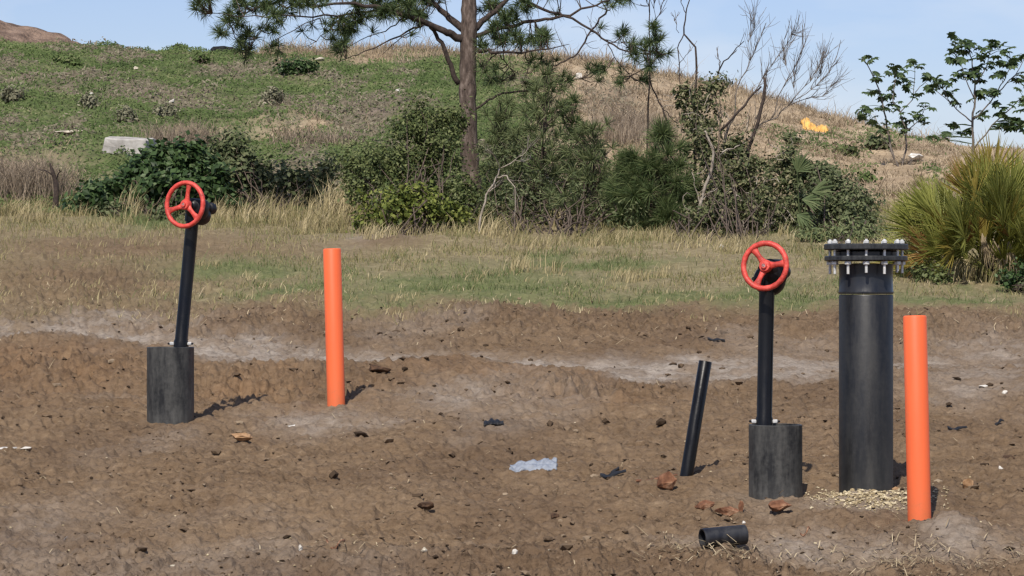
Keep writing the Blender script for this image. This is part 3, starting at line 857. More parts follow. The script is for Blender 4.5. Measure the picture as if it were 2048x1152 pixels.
def strip(name, pts, w, mat, label, cat, lift=.008, curl=0.010):
    """a torn strip of sheet with a little thickness, lying on the soil through photo points"""
    g = [gpoint(*p) for p in pts]
    pp = []
    for i in range(len(g) - 1):
        for f in np.linspace(0, 1, 6, endpoint=False):
            pp.append(g[i].lerp(g[i + 1], f))
    pp.append(g[-1])
    vs, q = [], []
    n = len(pp)
    for i, p in enumerate(pp):
        f = i / (n - 1)
        ww = w * (.55 + .45 * math.sin(math.pi * (.15 + .8 * f))) * (1 + .25 * math.sin(i * 1.1))
        z = p.z + lift * .5 + curl * (.5 + .5 * math.sin(i * .55 + len(pts)))
        for (dy, dz) in ((-ww / 2, 0), (ww / 2, ww * .25), (ww / 2, ww * .25 + .004), (-ww / 2, .004)):
            vs.append((p.x, p.y + dy, z + dz))
    for i in range(n - 1):
        for j in range(4):
            q.append((i * 4 + j, i * 4 + (j + 1) % 4, (i + 1) * 4 + (j + 1) % 4, (i + 1) * 4 + j))
    q += [(3, 2, 1, 0), tuple((n - 1) * 4 + j for j in range(4))]
    b = MB(); b.add(vs, q)
    return tag(b.build(name, mat, None, tuple(g[0])), label, cat)

strip('black_scrap', [(967, 860), (980, 858), (993, 858), (1007, 860)], .10, M['black'], 'black scrap lying on the soil above the clear plastic bag', 'scrap', curl=.004)
strip('black_scrap', [(1200, 961), (1222, 957), (1252, 953)], .06, M['black'], 'long black strip lying on the soil, right of the plastic bag', 'scrap')
strip('black_scrap', [(1204, 944), (1220, 944), (1238, 941)], .05, M['black'], 'small black scrap just behind the long black strip', 'scrap')
strip('black_scrap', [(1895, 860), (1912, 864), (1934, 867)], .045, M['black'], 'black scrap on grey soil, right of the nearer orange marker', 'scrap')
strip('black_scrap', [(1990, 845), (2000, 844), (2008, 846)], .04, M['black'], 'tiny black scrap at the right edge, above the blackish clod', 'scrap')
strip('black_scrap', [(1415, 688), (1430, 687), (1450, 689)], .05, M['black'], 'dark scrap on the grey track behind the leaning stake', 'scrap')
strip('wood_strip', [(1272, 972), (1300, 968), (1355, 963)], .03, M['rust'], 'thin brown bark strip behind the angular rock', 'bark strip', curl=.004)
strip('leaf_shred', [(1600, 1070), (1614, 1076), (1622, 1068)], .03, M['rust'], 'curled brown leaf on pale soil right of the pipe offcut', 'leaf', curl=.03)
strip('leaf_shred', [(652, 1090), (672, 1098), (690, 1086)], .035, M['rust'], 'curled reddish leaf in the lower left foreground', 'leaf', curl=.03)
strip('white_stick', [(122, 1086), (128, 1077), (135, 1066)], .012, M['white'], 'thin white stick lying in the lower left foreground', 'stick', curl=.002)
strip('white_scrap', [(552, 850), (570, 846), (590, 849)], .03, M['white'], 'crumpled white scrap on the soil, left of the far orange marker foot', 'scrap', curl=.004)
strip('white_scrap', [(-40, 893), (0, 892), (34, 893)], .03, M['white'], 'long whitish strip entering from the left edge', 'scrap', curl=.004)

def bag():
    g = gpoint(1068, 928); s = F / g.y
    nx, ny = 46, 26
    a, c = np.meshgrid(np.linspace(-1, 1, nx), np.linspace(-1, 1, ny))
    ed = 1 + .14 * fbm(a * 2, c * 2, 3, 5)
    X = g.x + a * 48 / s * ed; Y = g.y + c * .15 * ed + a * .05
    e = (1 - a ** 4) * (1 - c ** 4)
    h = .008 + e * (.010 + .026 * np.abs(fbm(a * 2.2, c * 1.8, 3, 15)))
    Z = zt(X.ravel(), Y.ravel()).reshape(X.shape) * .3 + g.z * .7 + .012 + (Y - g.y) * (SL + .04) * .7 + h
    Z = np.maximum(Z, zt(X.ravel(), Y.ravel()).reshape(X.shape) + .005 + .5 * h)
    top = np.stack([X, Y, Z], -1).reshape(-1, 3); bot = top - np.array([0, 0, .006]) - np.array([0, 0, 1]) * (h.ravel()[:, None] * .75)
    i = np.arange(nx * ny).reshape(ny, nx)
    q = np.stack([i[:-1, :-1], i[:-1, 1:], i[1:, 1:], i[1:, :-1]], -1).reshape(-1, 4)
    k = nx * ny
    ring = list(i[0, :]) + list(i[1:, -1]) + list(i[-1, -2::-1]) + list(i[-2:0:-1, 0])
    rq = [(ring[j], ring[j - 1], ring[j - 1] + k, ring[j] + k) for j in range(len(ring))]
    b = MB(); b.add(np.concatenate([top, bot]), np.concatenate([q, q[:, ::-1] + k, np.array(rq)]))
    tag(b.build('plastic_bag', M['bag'], None, tuple(g)), 'flat crumpled clear plastic bag lying on the bare soil', 'plastic bag')
bag()

# loose soil, chips and litter: nobody could count them
def scatter_world(n, u0, u1, v0, v1):
    Y0, Y1 = 14400 / (v1 - 77), 14400 / (v0 - 77)
    Y = np.sqrt(rng.uniform(Y0 ** 2, Y1 ** 2, n)); X = (rng.uniform(u0, u1, n) - CX) * Y / F
    return X, Y

def scatter_view(n, u0, u1, v0, v1):
    v = rng.uniform(v0, v1, n); Y = 14400 / (v - 77); X = (rng.uniform(u0, u1, n) - CX) * Y / F
    return X, Y

def soil_clods():
    X, Y = scatter_view(15000, -200, 2250, 590, 1200)
    m = masks(X, Y)
    pr = (1 - .85 * m['gray']) * (1 - .9 * m['turf']) * (.25 + .75 * sstep(-.1, .4, fbm(X * 1.2, Y * 1.2, 3, 51)))
    pr = pr * (0.35 + 0.65 * blob(m['u'], m['v'], (700, 640, 1000, 50), (520, 770, 260, 34), (1200, 785, 280, 24), (1000, 1160, 1600, 80), (120, 740, 220, 40)))
    k = rng.random(len(X)) < pr
    X, Y = X[k], Y[k]
    r = np.clip(rng.lognormal(math.log(.008), .55, len(X)), .004, .036) * (Y / 18) ** .5
    v, t = lumps(np.stack([X, Y, zt(X, Y) + r * .2], 1), r)
    b = MB(); b.add(v, None, t)
    X, Y = scatter_view(1200, -200, 2250, 640, 1190)                  # bigger broken bits
    m = masks(X, Y)
    k = rng.random(len(X)) < (1 - .7 * m['gray']) * (.10 + .9 * sstep(0, .45, fbm(X * 1.7, Y * 1.2, 3, 53)))
    X, Y = X[k], Y[k]
    r = np.clip(rng.lognormal(math.log(.013), .5, len(X)), .007, .04) * (Y / 18) ** .4
    v, t = lumps(np.stack([X, Y, zt(X, Y) + r * .12], 1), r, .42, .3); b.add(v, None, t)
    tag(b.build('soil_crumbs', M['clod'], smooth=False), 'loose soil crumbs strewn over the bare ground', 'soil', kind='stuff')
soil_clods()

def stone_chips():
    a = rng.normal(size=(2600, 2))
    u = 1752 + a[:, 0] * 62; v = 1007 + a[:, 1] * 11 + (u - 1752) * .02
    k = (u > 1610) & (u < 1900) & (v > 985) & (v < 1040)
    u, v = u[k], v[k]
    Y = 14400 / (v - 77); X = (u - CX) * Y / F
    r = np.clip(rng.lognormal(math.log(.005), .5, len(X)), .002, .016)
    b = MB(); vv, t = lumps(np.stack([X, Y, zt(X, Y) + r * .3], 1), r, .55, .2); b.add(vv, None, t)
    X, Y = scatter_view(170, -100, 2150, 840, 1180)
    r = rng.uniform(.003, .008, len(X))
    vv, t = lumps(np.stack([X, Y, zt(X, Y) + r * .3], 1), r, .6, .2); b.add(vv, None, t)
    tag(b.build('stone_chips', M['chip'], smooth=False), 'pale stone chips strewn round the flanged pipe foot', 'stone chips', kind='stuff')
stone_chips()

def litter():
    """bits of straw lying about the soil"""
    b = MB()
    def lay(X, Y, L0, L1, w):
        n = len(X); z = zt(X, Y) + .006
        a = rng.uniform(0, np.pi, n); L = rng.uniform(L0, L1, n)
        d = np.stack([np.cos(a), np.sin(a), rng.normal(0, .22, n)], 1) * L[:, None] * .5
        s = np.stack([-np.sin(a), np.cos(a), np.zeros(n)], 1) * w
        c = np.stack([X, Y, z + np.abs(d[:, 2])], 1)
        mid = c + np.array([0, 0, 1.]) * (L * rng.uniform(0, .2, n))[:, None]
        v = np.stack([c - d - s, c - d + s, mid + s, mid - s, c + d], 1).reshape(-1, 3)
        k = np.arange(n) * 5
        b.add(v, np.stack([k, k + 1, k + 2, k + 3], 1), np.stack([k + 3, k + 2, k + 4], 1))
    for (u, v, su, sv, n) in ((1850, 1112, 70, 14, 150), (1900, 1130, 110, 16, 130), (1470, 1122, 60, 9, 130), (1720, 1120, 70, 12, 60), (2030, 1110, 50, 30, 80), (680, 1100, 40, 12, 40), (1340, 1110, 30, 14, 60)):
        uu = rng.normal(u, su, n); vv = np.minimum(rng.normal(v, sv, n), 1200)
        Y = 14400 / (vv - 77); lay((uu - CX) * Y / F, Y, .03, .13, .0022)
    X, Y = scatter_view(700, -150, 2200, 640, 1190); lay(X, Y, .02, .09, .002)
    X, Y = scatter_view(1500, -150, 2200, 560, 690); lay(X, Y, .04, .14, .003)
    tag(b.build('straw_litter', M['litter'], smooth=False), 'broken straw scattered over the soil', 'straw', kind='stuff')
litter()

# ------------------------------------------------------------------ grass and ground cover
def turf():
    X, Y = scatter_world(190000, -600, 2600, 405, 680)
    m = masks(X, Y)
    u, v = m['u'], m['v']
    den = m['turf'] ** 1.4 * (.12 + .88 * sstep(-.2, .35, fbm(X * 1.3, Y * .7, 4, 55)))
    k = rng.random(len(X)) < den
    X, Y, lush, v = X[k], Y[k], m['lush'][k], v[k]
    isl = rng.random(len(X)) < np.clip(lush * 1.25, 0, .96) * .9 + .12
    z = zt(X, Y) - .004
    for nm, kk, mat, lab, hh in (('turf_grass', ~isl, M['turf'], 'short dry tan grass below the bushes', .05), ('green_grass', isl, M['lush'], 'low green grass patches between soil and bushes', .048)):
        n = kk.sum()
        h = hh * rng.lognormal(0, .45, n) * (1 + .9 * sstep(520, 470, v[kk]))
        vv, q, t = blades(np.stack([X[kk], Y[kk], z[kk]], 1), h, .007, rng.uniform(.2, 1.2, n))
        b = MB(); b.add(vv, q, t)
        tag(b.build(nm, mat, smooth=False), lab, 'grass', kind='stuff')
turf()

def tall_straw():
    """tall dry grass at the foot of the bushes, in tussocks"""
    cs = []
    for (u0, u1, v0, v1, n, h) in ((500, 700, 425, 470, 20, .36), (0, 170, 410, 450, 14, .22), (-150, 660, 470, 640, 70, .085), (660, 1600, 500, 640, 70, .075), (240, 275, 430, 452, 3, .42), (430, 520, 420, 450, 9, .3), (700, 1000, 462, 482, 10, .2),
                                   (1000, 1420, 474, 500, 20, .16), (1400, 1520, 480, 505, 9, .18), (640, 700, 415, 445, 8, .5), (1030, 1110, 520, 575, 5, .2), (1240, 1330, 545, 575, 5, .14),
                                   (380, 460, 425, 450, 10, .22), (1560, 1800, 460, 505, 14, .15), (1860, 2040, 535, 572, 22, .26), (-150, 60, 400, 440, 12, .26), (960, 1120, 440, 475, 6, .36)):
        for k in range(n):
            cs.append((rng.uniform(u0, u1), rng.uniform(v0, v1), h * rng.uniform(.7, 1.3)))
    b = MB()
    for (u, v, h) in cs:
        Y = 14400 / (v - 77); X = (u - CX) * Y / F
        n = int(rng.integers(22, 46)) if h > .13 else int(rng.integers(8, 26))
        x = X + rng.normal(0, .06 + .08 * h, n); y = Y + rng.normal(0, .08, n)
        az = np.where(rng.random(n) < .7, rng.normal(.25, .5, n), rng.uniform(0, 6.28, n))
        vv, q, t = blades(np.stack([x, y, zt(x, y) - .01], 1), h * rng.uniform(.5, 1.15, n), .008 + .006 * h, rng.uniform(.1, .75, n), az)
        b.add(vv, q, t)
    tag(b.build('tall_dry_grass', M['straw'], smooth=False), 'tall pale dry grass tussocks along the foot of the bushes', 'grass', kind='stuff')
tall_straw()

def hill_cover():
    n = 600000
    Y = rng.uniform(41.5, 67.5, n); X = (rng.uniform(-700, 2620, n) - CX) * Y / F
    m = masks(X, Y)
    z = zt(X, Y, m)
    f = fbm(X * .9, Y * .7, 4, 57)
    r = rng.random(n)
    tanm = np.clip(m['tan'], 0, 1); brn = np.clip(m['brn'], 0, 1)
    gr = (r < (1 - tanm) * (1 - .9 * brn) * (.45 + .55 * sstep(-.3, .25, f))) | (r < .6 * m['tang'])
    tn = (~gr) & (rng.random(n) < tanm * (.10 + .62 * sstep(-.05, .45, f)))
    gy = (~gr) & (~tn) & (rng.random(n) < .36 * brn)
    def leafy(k, mat, nm, lab, L, w, hh):
        p = np.stack([X[k], Y[k], z[k] + rng.uniform(0, hh, k.sum()) * (1 + 1.5 * sstep(.1, .5, f[k]))], 1)
        nr = rng.normal(size=p.shape) * .5 + np.array([0, -.7, .8])
        v, q = leaves(p, nr, L, w); b = MB(); b.add(v, q)
        tag(b.build(nm, mat, smooth=False), lab, 'ground cover', kind='stuff')
    leafy(gr, M['weed'], 'green_weeds', 'low green weeds covering the left of the hill', .065, .026, .05)
    leafy(gy, M['weedgrey'], 'withered_weeds', 'withered grey brown weeds on bare patches of the hill', .085, .03, .08)
    k = tn; nn = k.sum()
    v, q, t = blades(np.stack([X[k], Y[k], z[k] - .01], 1), .075 * rng.lognormal(0, .55, nn), .015, rng.uniform(.4, 1.6, nn))
    b = MB(); b.add(v, q, t)
    # rank grass standing along the crest
    u = np.concatenate([rng.uniform(520, 1000, 5000), rng.uniform(1000, 1900, 6000)]); nn = len(u)
    y = 66 - np.abs(rng.normal(0, 1.1, nn)); x = (u - CX) * y / F
    v, q, t = blades(np.stack([x, y, zt(x, y)], 1), .15 * rng.lognormal(0, .5, nn), .013, rng.uniform(.2, 1.2, nn)); b.add(v, q, t)
    tag(b.build('tan_grass', M['tan'], smooth=False), 'dry tan grass covering the right of the hill', 'grass', kind='stuff')
hill_cover()

# ------------------------------------------------------------------ bushes
def cloud(ells, n, L, w, mat, name, root, clump=.16, per=42, depth=.7, droop=.2, up=.45):
    """leaves in many small clumps spread through ellipsoids given as (px, py, rx, ry, Y)"""
    tot = sum(e[2] * e[3] for e in ells)
    ps, ns = [], []
    cents = []
    for (px, py, rx, ry, Y) in ells:
        k = max(3, int(n * rx * ry / tot / per))
        c = P(px, py, Y); sx, sz = rx * Y / F, ry * Y / F; sy = depth * .5 * (sx + sz)
        d = unit(rng.normal(size=(k, 3))) * (rng.random(k) ** .45)[:, None]
        cc = np.array(c) + d * np.array([sx, sy, sz])
        cents.append(cc)
        cr = clump * rng.uniform(.6, 1.3, k)
        o = rng.normal(size=(k, per, 3)) * .55
        p = cc[:, None, :] + o * cr[:, None, None]
        nn = unit(o) * .55 + d[:, None, :] * .5 + np.array([0, -.15, up]) + rng.normal(size=o.shape) * .45
        ps.append(p.reshape(-1, 3)); ns.append(nn.reshape(-1, 3))
    p = np.concatenate(ps); nr = np.concatenate(ns)
    g = zt(p[:, 0], p[:, 1])
    k = p[:, 2] > g + .01
    v, q = leaves(p[k], nr[k], L, w, droop)
    b = MB(); b.add(v, q)
    b.build(name, mat, root, smooth=False)
    return np.concatenate(cents)

def stems(cents, base, k, r, mat, root, name='stem', wob=.1):
    """curved stems from the base out to k of the leaf clumps"""
    b = MB(); base = np.array(base)
    for c in cents[rng.permutation(len(cents))[:k]]:
        s = base + np.array([rng.normal(0, .12 + .25 * abs(c[0] - base[0])), rng.normal(0, .1), -.03])
        s[0] = .45 * s[0] + .55 * (c[0] * .6 + base[0] * .4)
        pts = [s + (c - s) * f + rng.normal(0, wob, 3) * math.sin(f * 3.14) for f in np.linspace(0, 1, 6)]
        b.tube(pts, list(np.linspace(r, r * .3, 6)), 5, False)
    return b.build(name, mat, root)

def shrub(name, label, ells, n, L, w, mat, base, k=20, r=.012, clump=.16, per=42, group=None, smat='twig', **kw):
    root = empty(name, gpoint(*base), label, 'shrub', group)
    c = cloud(ells, n, L, w, M[mat], 'foliage', root, clump, per, **kw)
    stems(c, root.location, k, r, M[smat], root)
    return root

shrub('leafy_bush', 'dark green broadleaf bush behind the far red handwheel, left of the straw tussocks',
      [(300, 356, 60, 46, 41.2), (290, 318, 34, 18, 41.3), (360, 330, 74, 50, 41.4), (222, 392, 60, 36, 41), (330, 385, 110, 45, 41), (320, 312, 40, 22, 41.6), (420, 375, 60, 50, 41.2), (180, 398, 35, 28, 40.8)],
      9500, .10, .066, 'leaf_dark', (300, 430), 34, clump=.15, per=56)
shrub('leafy_bush', 'duller dark green bush sloping down right behind the straw tussocks, left of the pine',
      [(460, 310, 55, 45, 42.2), (520, 345, 70, 50, 42.2), (600, 360, 60, 40, 42), (470, 360, 70, 50, 42), (645, 340, 30, 30, 42.2)],
      5200, .08, .045, 'leaf_grey', (540, 420), 26)
shrub('leafy_bush', 'tall loose olive bush directly left of the pine trunk',
      [(840, 260, 75, 60, 38.6), (800, 330, 90, 60, 38.4), (740, 360, 60, 60, 38.2), (880, 330, 60, 90, 38.4), (900, 240, 40, 50, 38.8), (700, 330, 30, 30, 38.4), (930, 400, 50, 60, 38)],
      14000, .052, .028, 'leaf_olive', (840, 462), 40, clump=.13, per=60)
shrub('leafy_bush', 'low yellow green bush at the foot of the olive bush left of the pine',
      [(780, 420, 60, 48, 37), (840, 415, 60, 52, 37), (900, 430, 45, 40, 37.2), (745, 440, 35, 30, 37)],
      4200, .06, .036, 'leaf_yellow', (810, 470), 24, clump=.13)
shrub('leafy_bush', 'dark green undergrowth hedge filling the gap between the pine foot and the dense young pine',
      [(1000, 400, 50, 60, 39), (1070, 390, 60, 60, 39.2), (1140, 400, 60, 56, 39.2), (1220, 400, 60, 56, 39), (1260, 350, 40, 50, 39.4), (1060, 450, 90, 30, 38), (1200, 450, 90, 34, 38), (1180, 320, 40, 40, 39.4)],
      9000, .06, .026, 'leaf_olive', (1120, 470), 40, clump=.14, per=56)
shrub('leafy_bush', 'dark low bush between the dense young pine and the vine tangle',
      [(1360, 420, 50, 50, 38.4), (1390, 455, 50, 36, 37.6), (1300, 455, 60, 34, 38), (1480, 350, 50, 50, 38.6)],
      5200, .06, .03, 'leaf_vine', (1370, 485), 24, clump=.13, per=56)
shrub('leafy_bush', 'grey green loose bush right of the pine trunk foot',
      [(1010, 330, 60, 70, 38.6), (1060, 400, 80, 60, 38), (1180, 390, 80, 60, 37.8), (1140, 310, 70, 60, 39), (1000, 420, 50, 40, 37.8), (1240, 430, 60, 40, 37.4)],
      3600, .055, .020, 'leaf_grey', (1080, 470), 18, clump=.15, per=50)

def tangle():
    root = empty('vine_tangle', gpoint(1480, 482), 'vine covered tangle of brush round the bare dead tree, above the nearer handwheel', 'shrub')
    c = cloud([(1400, 220, 40, 50, 38.3), (1430, 172, 30, 22, 38.4), (1410, 300, 48, 60, 38), (1450, 380, 80, 70, 37.6), (1520, 400, 70, 70, 37.4), (1560, 340, 60, 45, 37.8),
               (1430, 440, 76, 50, 36.9), (1540, 445, 70, 44, 36.9), (1372, 190, 22, 30, 38.4), (1480, 300, 45, 35, 38)], 16000, .06, .032, M['leaf_vine'], 'foliage', root, .12, 60)
    stems(c, root.location, 26, .008, M['twig'], root, 'stem', .16)
    b = MB()                                                         # curling vine ends
    for k in range(150):
        a = np.array(c[rng.integers(len(c))]); d = unit(rng.normal(size=3)); pts = [a]
        for j in range(6):
            d = unit(d + rng.normal(size=3) * .55 + np.array([0, -.1, -.1])); pts.append(pts[-1] + d * .07)
        b.tube(pts, .005, 4, False)
    b.build('vine', M['dead'], root)
tangle()
shrub('leafy_bush', 'grey green fine leaved bush right of the vine tangle, sloping down toward the flanged pipe',
      [(1640, 370, 55, 45, 37.6), (1690, 395, 60, 45, 37.4), (1620, 420, 50, 40, 37), (1700, 430, 50, 34, 37), (1600, 340, 35, 30, 38), (1650, 350, 40, 28, 38)],
      9000, .06, .03, 'leaf_grey', (1660, 470), 34, clump=.12, per=60)
shrub('leafy_weed', 'pale green soft weed patch behind the top of the flanged pipe',
      [(1680, 470, 70, 26, 35.5), (1740, 475, 50, 24, 35.3), (1620, 478, 40, 18, 35.5)],
      2400, .06, .02, 'needle2', (1690, 495), 14, .006, clump=.12)
shrub('leafy_weed', 'dark green broadleaf weed at the right edge below the palmetto',
      [(2030, 555, 38, 24, 28.6), (2085, 550, 50, 30, 28.6)], 900, .055, .035, 'leaf_dark', (2040, 580), 14, .005, clump=.07, per=24)
shrub('leafy_weed', 'small green weed under the left skirt of the palmetto',
      [(1838, 545, 34, 16, 29.2), (1880, 555, 30, 12, 29)], 500, .045, .025, 'leaf_olive', (1850, 562), 10, .004, clump=.06, per=20)
shrub('leafy_weed', 'dark green weed at the foot of the broadleaf bush, below the far handwheel',
      [(235, 425, 40, 18, 40), (330, 440, 40, 14, 39.6)], 900, .07, .045, 'leaf_grey', (280, 445), 10, .005, clump=.1, per=24)

# ---- feathery young pines and seedlings in the undergrowth
def seedling(label, base, top, Y, blobs, mat, L, n, w=.008, stem_mat='twig', tw=70):
    b0 = gpoint(*base) if base[1] > 0 else None
    root = empty('young_pine', (P(base[0], base[1], Y).x, Y, float(zt([P(base[0], base[1], Y).x], [Y])[0])), label, 'young tree')
    b = MB(); pt = []
    a = np.array(root.location); t = np.array(P(top[0], top[1], Y))
    mids = [a + (t - a) * f + np.array([rng.normal(0, .03), rng.normal(0, .03), 0]) * (0 < f < 1) for f in np.linspace(0, 1, 7)]
    b.tube(mids, list(np.linspace(.025, .006, 7)), 6)
    cen, dr = [], []
    for (px, py, rx, ry, k) in blobs:
        for j in range(k):
            q = unit(rng.normal(size=3)) * rng.random() ** .4
            c = np.array(P(px, py, Y)) + q * np.array([rx, .5 * (rx + ry), ry]) * Y / F
            f = np.clip((c[2] - a[2]) / (t[2] - a[2]) - .12, .05, .97)
            s = a + (t - a) * f
            cen.append(c); dr.append(c - s + np.array([0, 0, .12]))
            if len(cen) <= tw:
                m = s * .5 + c * .5 - np.array([0, 0, .04])
                b.tube([s, m, c], [.008, .006, .003], 4, False)
    b.build('trunk', M[stem_mat], root)
    v, q, t3 = needles(np.array(cen), np.array(dr), n, L, w)
    b = MB(); b.add(v, q, t3); b.build('crown', M[mat], root, smooth=False)

seedling('dense green young pine with drooping needles, left of the vine tangle', (1325, 470), (1325, 255), 37.4,
         [(1322, 275, 14, 24, 8), (1335, 320, 40, 30, 14), (1285, 350, 50, 26, 16), (1350, 375, 36, 36, 16), (1300, 400, 66, 30, 22), (1330, 440, 50, 24, 14), (1255, 385, 34, 26, 9), (1262, 322, 20, 14, 4), (1270, 440, 50, 20, 9)], 'needle3', .25, 110, .006)
seedling('thin feathery young pine just right of the big trunk', (1085, 465), (1092, 150), 38.6,
         [(1090, 175, 35, 30, 14), (1085, 225, 50, 34, 20), (1080, 280, 60, 36, 22), (1050, 330, 60, 40, 22), (1110, 345, 50, 40, 18)], 'needle2', .2, 34)
seedling('sparse grey green young pine between the pine trunk and the dense young pine', (1195, 470), (1185, 230), 37.8,
         [(1185, 260, 34, 24, 11), (1180, 300, 46, 34, 18), (1200, 350, 60, 40, 26), (1160, 400, 70, 40, 26), (1220, 430, 60, 30, 20)], 'needle2', .2, 34)
seedling('short feathery young pine hard against the right of the pine trunk', (1000, 440), (1000, 200), 39.4,
         [(1000, 225, 34, 26, 12), (1005, 270, 44, 34, 18), (990, 320, 50, 36, 20), (1020, 300, 40, 30, 10)], 'needle2', .19, 34)
seedling('slim young pine with its tip near the white scrap among pine branches', (1145, 440), (1142, 190), 39,
         [(1140, 210, 20, 20, 9), (1145, 255, 34, 30, 15), (1150, 320, 50, 40, 20)], 'needle3', .19, 30)

# ---- dead wood
def limbtree(name, label, cat, base, Y, lines, mat, twigs=0, tl=.3, tmat=None, group=None, part='branch', trunk='trunk', up=.5, tr=1.0):
    """bare wood drawn as limbs through photo points; the first limb is the trunk"""
    bp = P(base[0], base[1], Y)
    root = empty(name, (bp.x, Y, float(zt([bp.x], [Y])[0])), label, cat, group)
    segs = []
    for i, (pts, r0, r1) in enumerate(lines):
        dy = 0 if i == 0 else rng.normal(0, .25)
        pp = [np.array(P(px, py, Y)) + np.array([0, dy * (j / max(1, len(pts) - 1)) , 0]) for j, (px, py) in enumerate(pts)]
        if i == 0: pp[0] = np.array(root.location) - np.array([0, 0, .05])
        fine = []
        for j in range(len(pp) - 1):
            for f in (0, .33, .66):
                fine.append(pp[j] + (pp[j + 1] - pp[j]) * f + rng.normal(0, .008, 3) * (f > 0))
        fine.append(pp[-1])
        rr = list(np.linspace(r0, r1, len(fine)))
        b = MB(); b.tube(fine, rr, 7 if r0 > .02 else 5)
        b.build(trunk if i == 0 else part, M[mat], root)
        segs.append((fine, rr))
    if twigs:
        b = MB()
        for fine, rr in segs[1:] or segs:
            for k in range(twigs):
                j = rng.integers(len(fine) // 3, len(fine) - 1)
                d0 = unit(fine[j + 1] - fine[j]) if j + 1 < len(fine) else np.array([0, 0, 1.])
                d = unit(d0 + rng.normal(0, .36, 3) + np.array([0, 0, .16 * up])); p = fine[j]; pts = [p]
                L = tl * rng.uniform(.4, 1.2)
                for s in range(4):
                    d = unit(d + rng.normal(0, .10, 3) + np.array([0, 0, .16 * up])); p = p + d * L / 4; pts.append(p)
                b.tube(pts, list(np.linspace(.0048 * tr, .0020 * tr, 5)), 4, False)
                if rng.random() < .6:
                    d2 = unit(d + rng.normal(0, .5, 3)); b.tube([pts[2], pts[2] + d2 * L * .25, pts[2] + d2 * L * .45 + np.array([0, 0, .02])], [.004 * tr, .003 * tr, .002 * tr], 4, False)
        b.build('twigs', M[tmat or mat], root)
    return root

limbtree('dead_tree', 'bleached leafless tree fanning up right out of the vine tangle, against the sky', 'tree', (1425, 470), 38.5, [
    ([(1425, 470), (1418, 420), (1440, 350), (1446, 300), (1457, 253), (1468, 235)], 0.0263, 0.0160),
    ([(1446, 304), (1480, 290), (1502, 274), (1512, 253), (1553, 236), (1584, 202)], 0.0128, 0.0064),
    ([(1584, 202), (1610, 172), (1636, 140), (1656, 99)], 0.0060, 0.0024),
    ([(1590, 200), (1621, 180), (1650, 155), (1669, 128)], 0.0060, 0.0024),
    ([(1575, 212), (1610, 198), (1645, 192), (1673, 165)], 0.0060, 0.0024),
    ([(1621, 178), (1640, 150), (1642, 112)], 0.0045, 0.0016),
    ([(1468, 235), (1474, 178), (1502, 120), (1519, 82), (1536, 42)], 0.0097, 0.0024),
    ([(1502, 120), (1496, 85), (1507, 60), (1509, 32)], 0.0045, 0.0016),
    ([(1478, 222), (1505, 190), (1533, 144), (1560, 106), (1574, 66)], 0.0090, 0.0024),
    ([(1560, 106), (1578, 82), (1588, 62)], 0.0037, 0.0016),
    ([(1545, 236), (1557, 191), (1580, 150), (1601, 113), (1615, 73)], 0.0075, 0.0024),
    ([(1580, 150), (1568, 120), (1576, 95)], 0.0037, 0.0016),
    ([(1590, 200), (1588, 165), (1596, 140)], 0.0037, 0.0016),
    ([(1505, 268), (1506, 262), (1530, 190), (1538, 150)], 0.0060, 0.0016),
    ], 'deadtwig', 22, .36, 'deadtwig', tr=.7)
limbtree('dead_snag', 'short thick dark snag with a broken stub top, left of the yellow sheet', 'tree', (1490, 470), 38.0, [
    ([(1490, 470), (1496, 300), (1516, 245), (1528, 196), (1529, 155)], .022, .020),
    ([(1440, 262), (1478, 222), (1514, 180), (1526, 170)], .017, .012)], 'limb')
limbtree('bare_stem_tree', 'dark thin bare tree with ragged bark, between the pine and the bleached dead tree', 'tree', (1395, 460), 38.8, [
    ([(1395, 460), (1388, 300), (1392, 160), (1391, 94), (1368, 68), (1372, 27), (1382, -8), (1392, -60)], .020, .004),
    ([(1368, 68), (1355, 96), (1358, 147), (1364, 200)], .008, .005),
    ([(1372, 27), (1362, 4), (1358, -40)], .006, .003),
    ([(1357, 130), (1372, 110), (1384, 100)], .005, .002),
    ([(1358, 66), (1350, 42), (1348, 36)], .004, .002),
    ([(1395, 220), (1421, 181), (1444, 126), (1462, 110), (1481, 90)], .013, .005),
    ([(1440, 134), (1438, 118), (1436, 108)], .006, .003)], 'limb', 3, .2, 'deadtwig')
limbtree('pale_stump_limb', 'pale peeled crooked limb standing at the left of the vine tangle', 'tree', (1388, 470), 37.2, [
    ([(1388, 470), (1400, 410), (1420, 350), (1427, 308), (1416, 275), (1409, 262)], .024, .012),
    ([(1400, 410), (1392, 380), (1384, 345)], .012, .006),
    ([(1444, 305), (1462, 298), (1480, 290)], .012, .006)], 'dead')
limbtree('forked_dead_shrub', 'pale forked leafless shrub at the foot of the pine', 'shrub', (955, 470), 36.6, [
    ([(955, 470), (962, 430), (972, 390), (992, 355), (1000, 335)], .016, .010),
    ([(992, 355), (1014, 352), (1030, 375), (1028, 440)], .010, .006),
    ([(1000, 338), (990, 315), (975, 300)], .008, .004),
    ([(1002, 336), (1030, 320), (1052, 304), (1056, 296)], .008, .003),
    ([(975, 385), (990, 375), (1000, 360)], .008, .005),
    ([(1030, 320), (1045, 322), (1062, 316)], .005, .003)], 'dead', 6, .22, 'deadtwig')
limbtree('leaning_bare_limb', 'thin dark bare limb leaning across the tan hillside right of the pine', 'tree', (1345, 400), 39.5, [
    ([(1345, 420), (1340, 260), (1325, 215), (1305, 178), (1298, 150)], .016, .008),
    ([(1325, 215), (1340, 232), (1358, 246)], .007, .003)], 'limb', 4, .2)
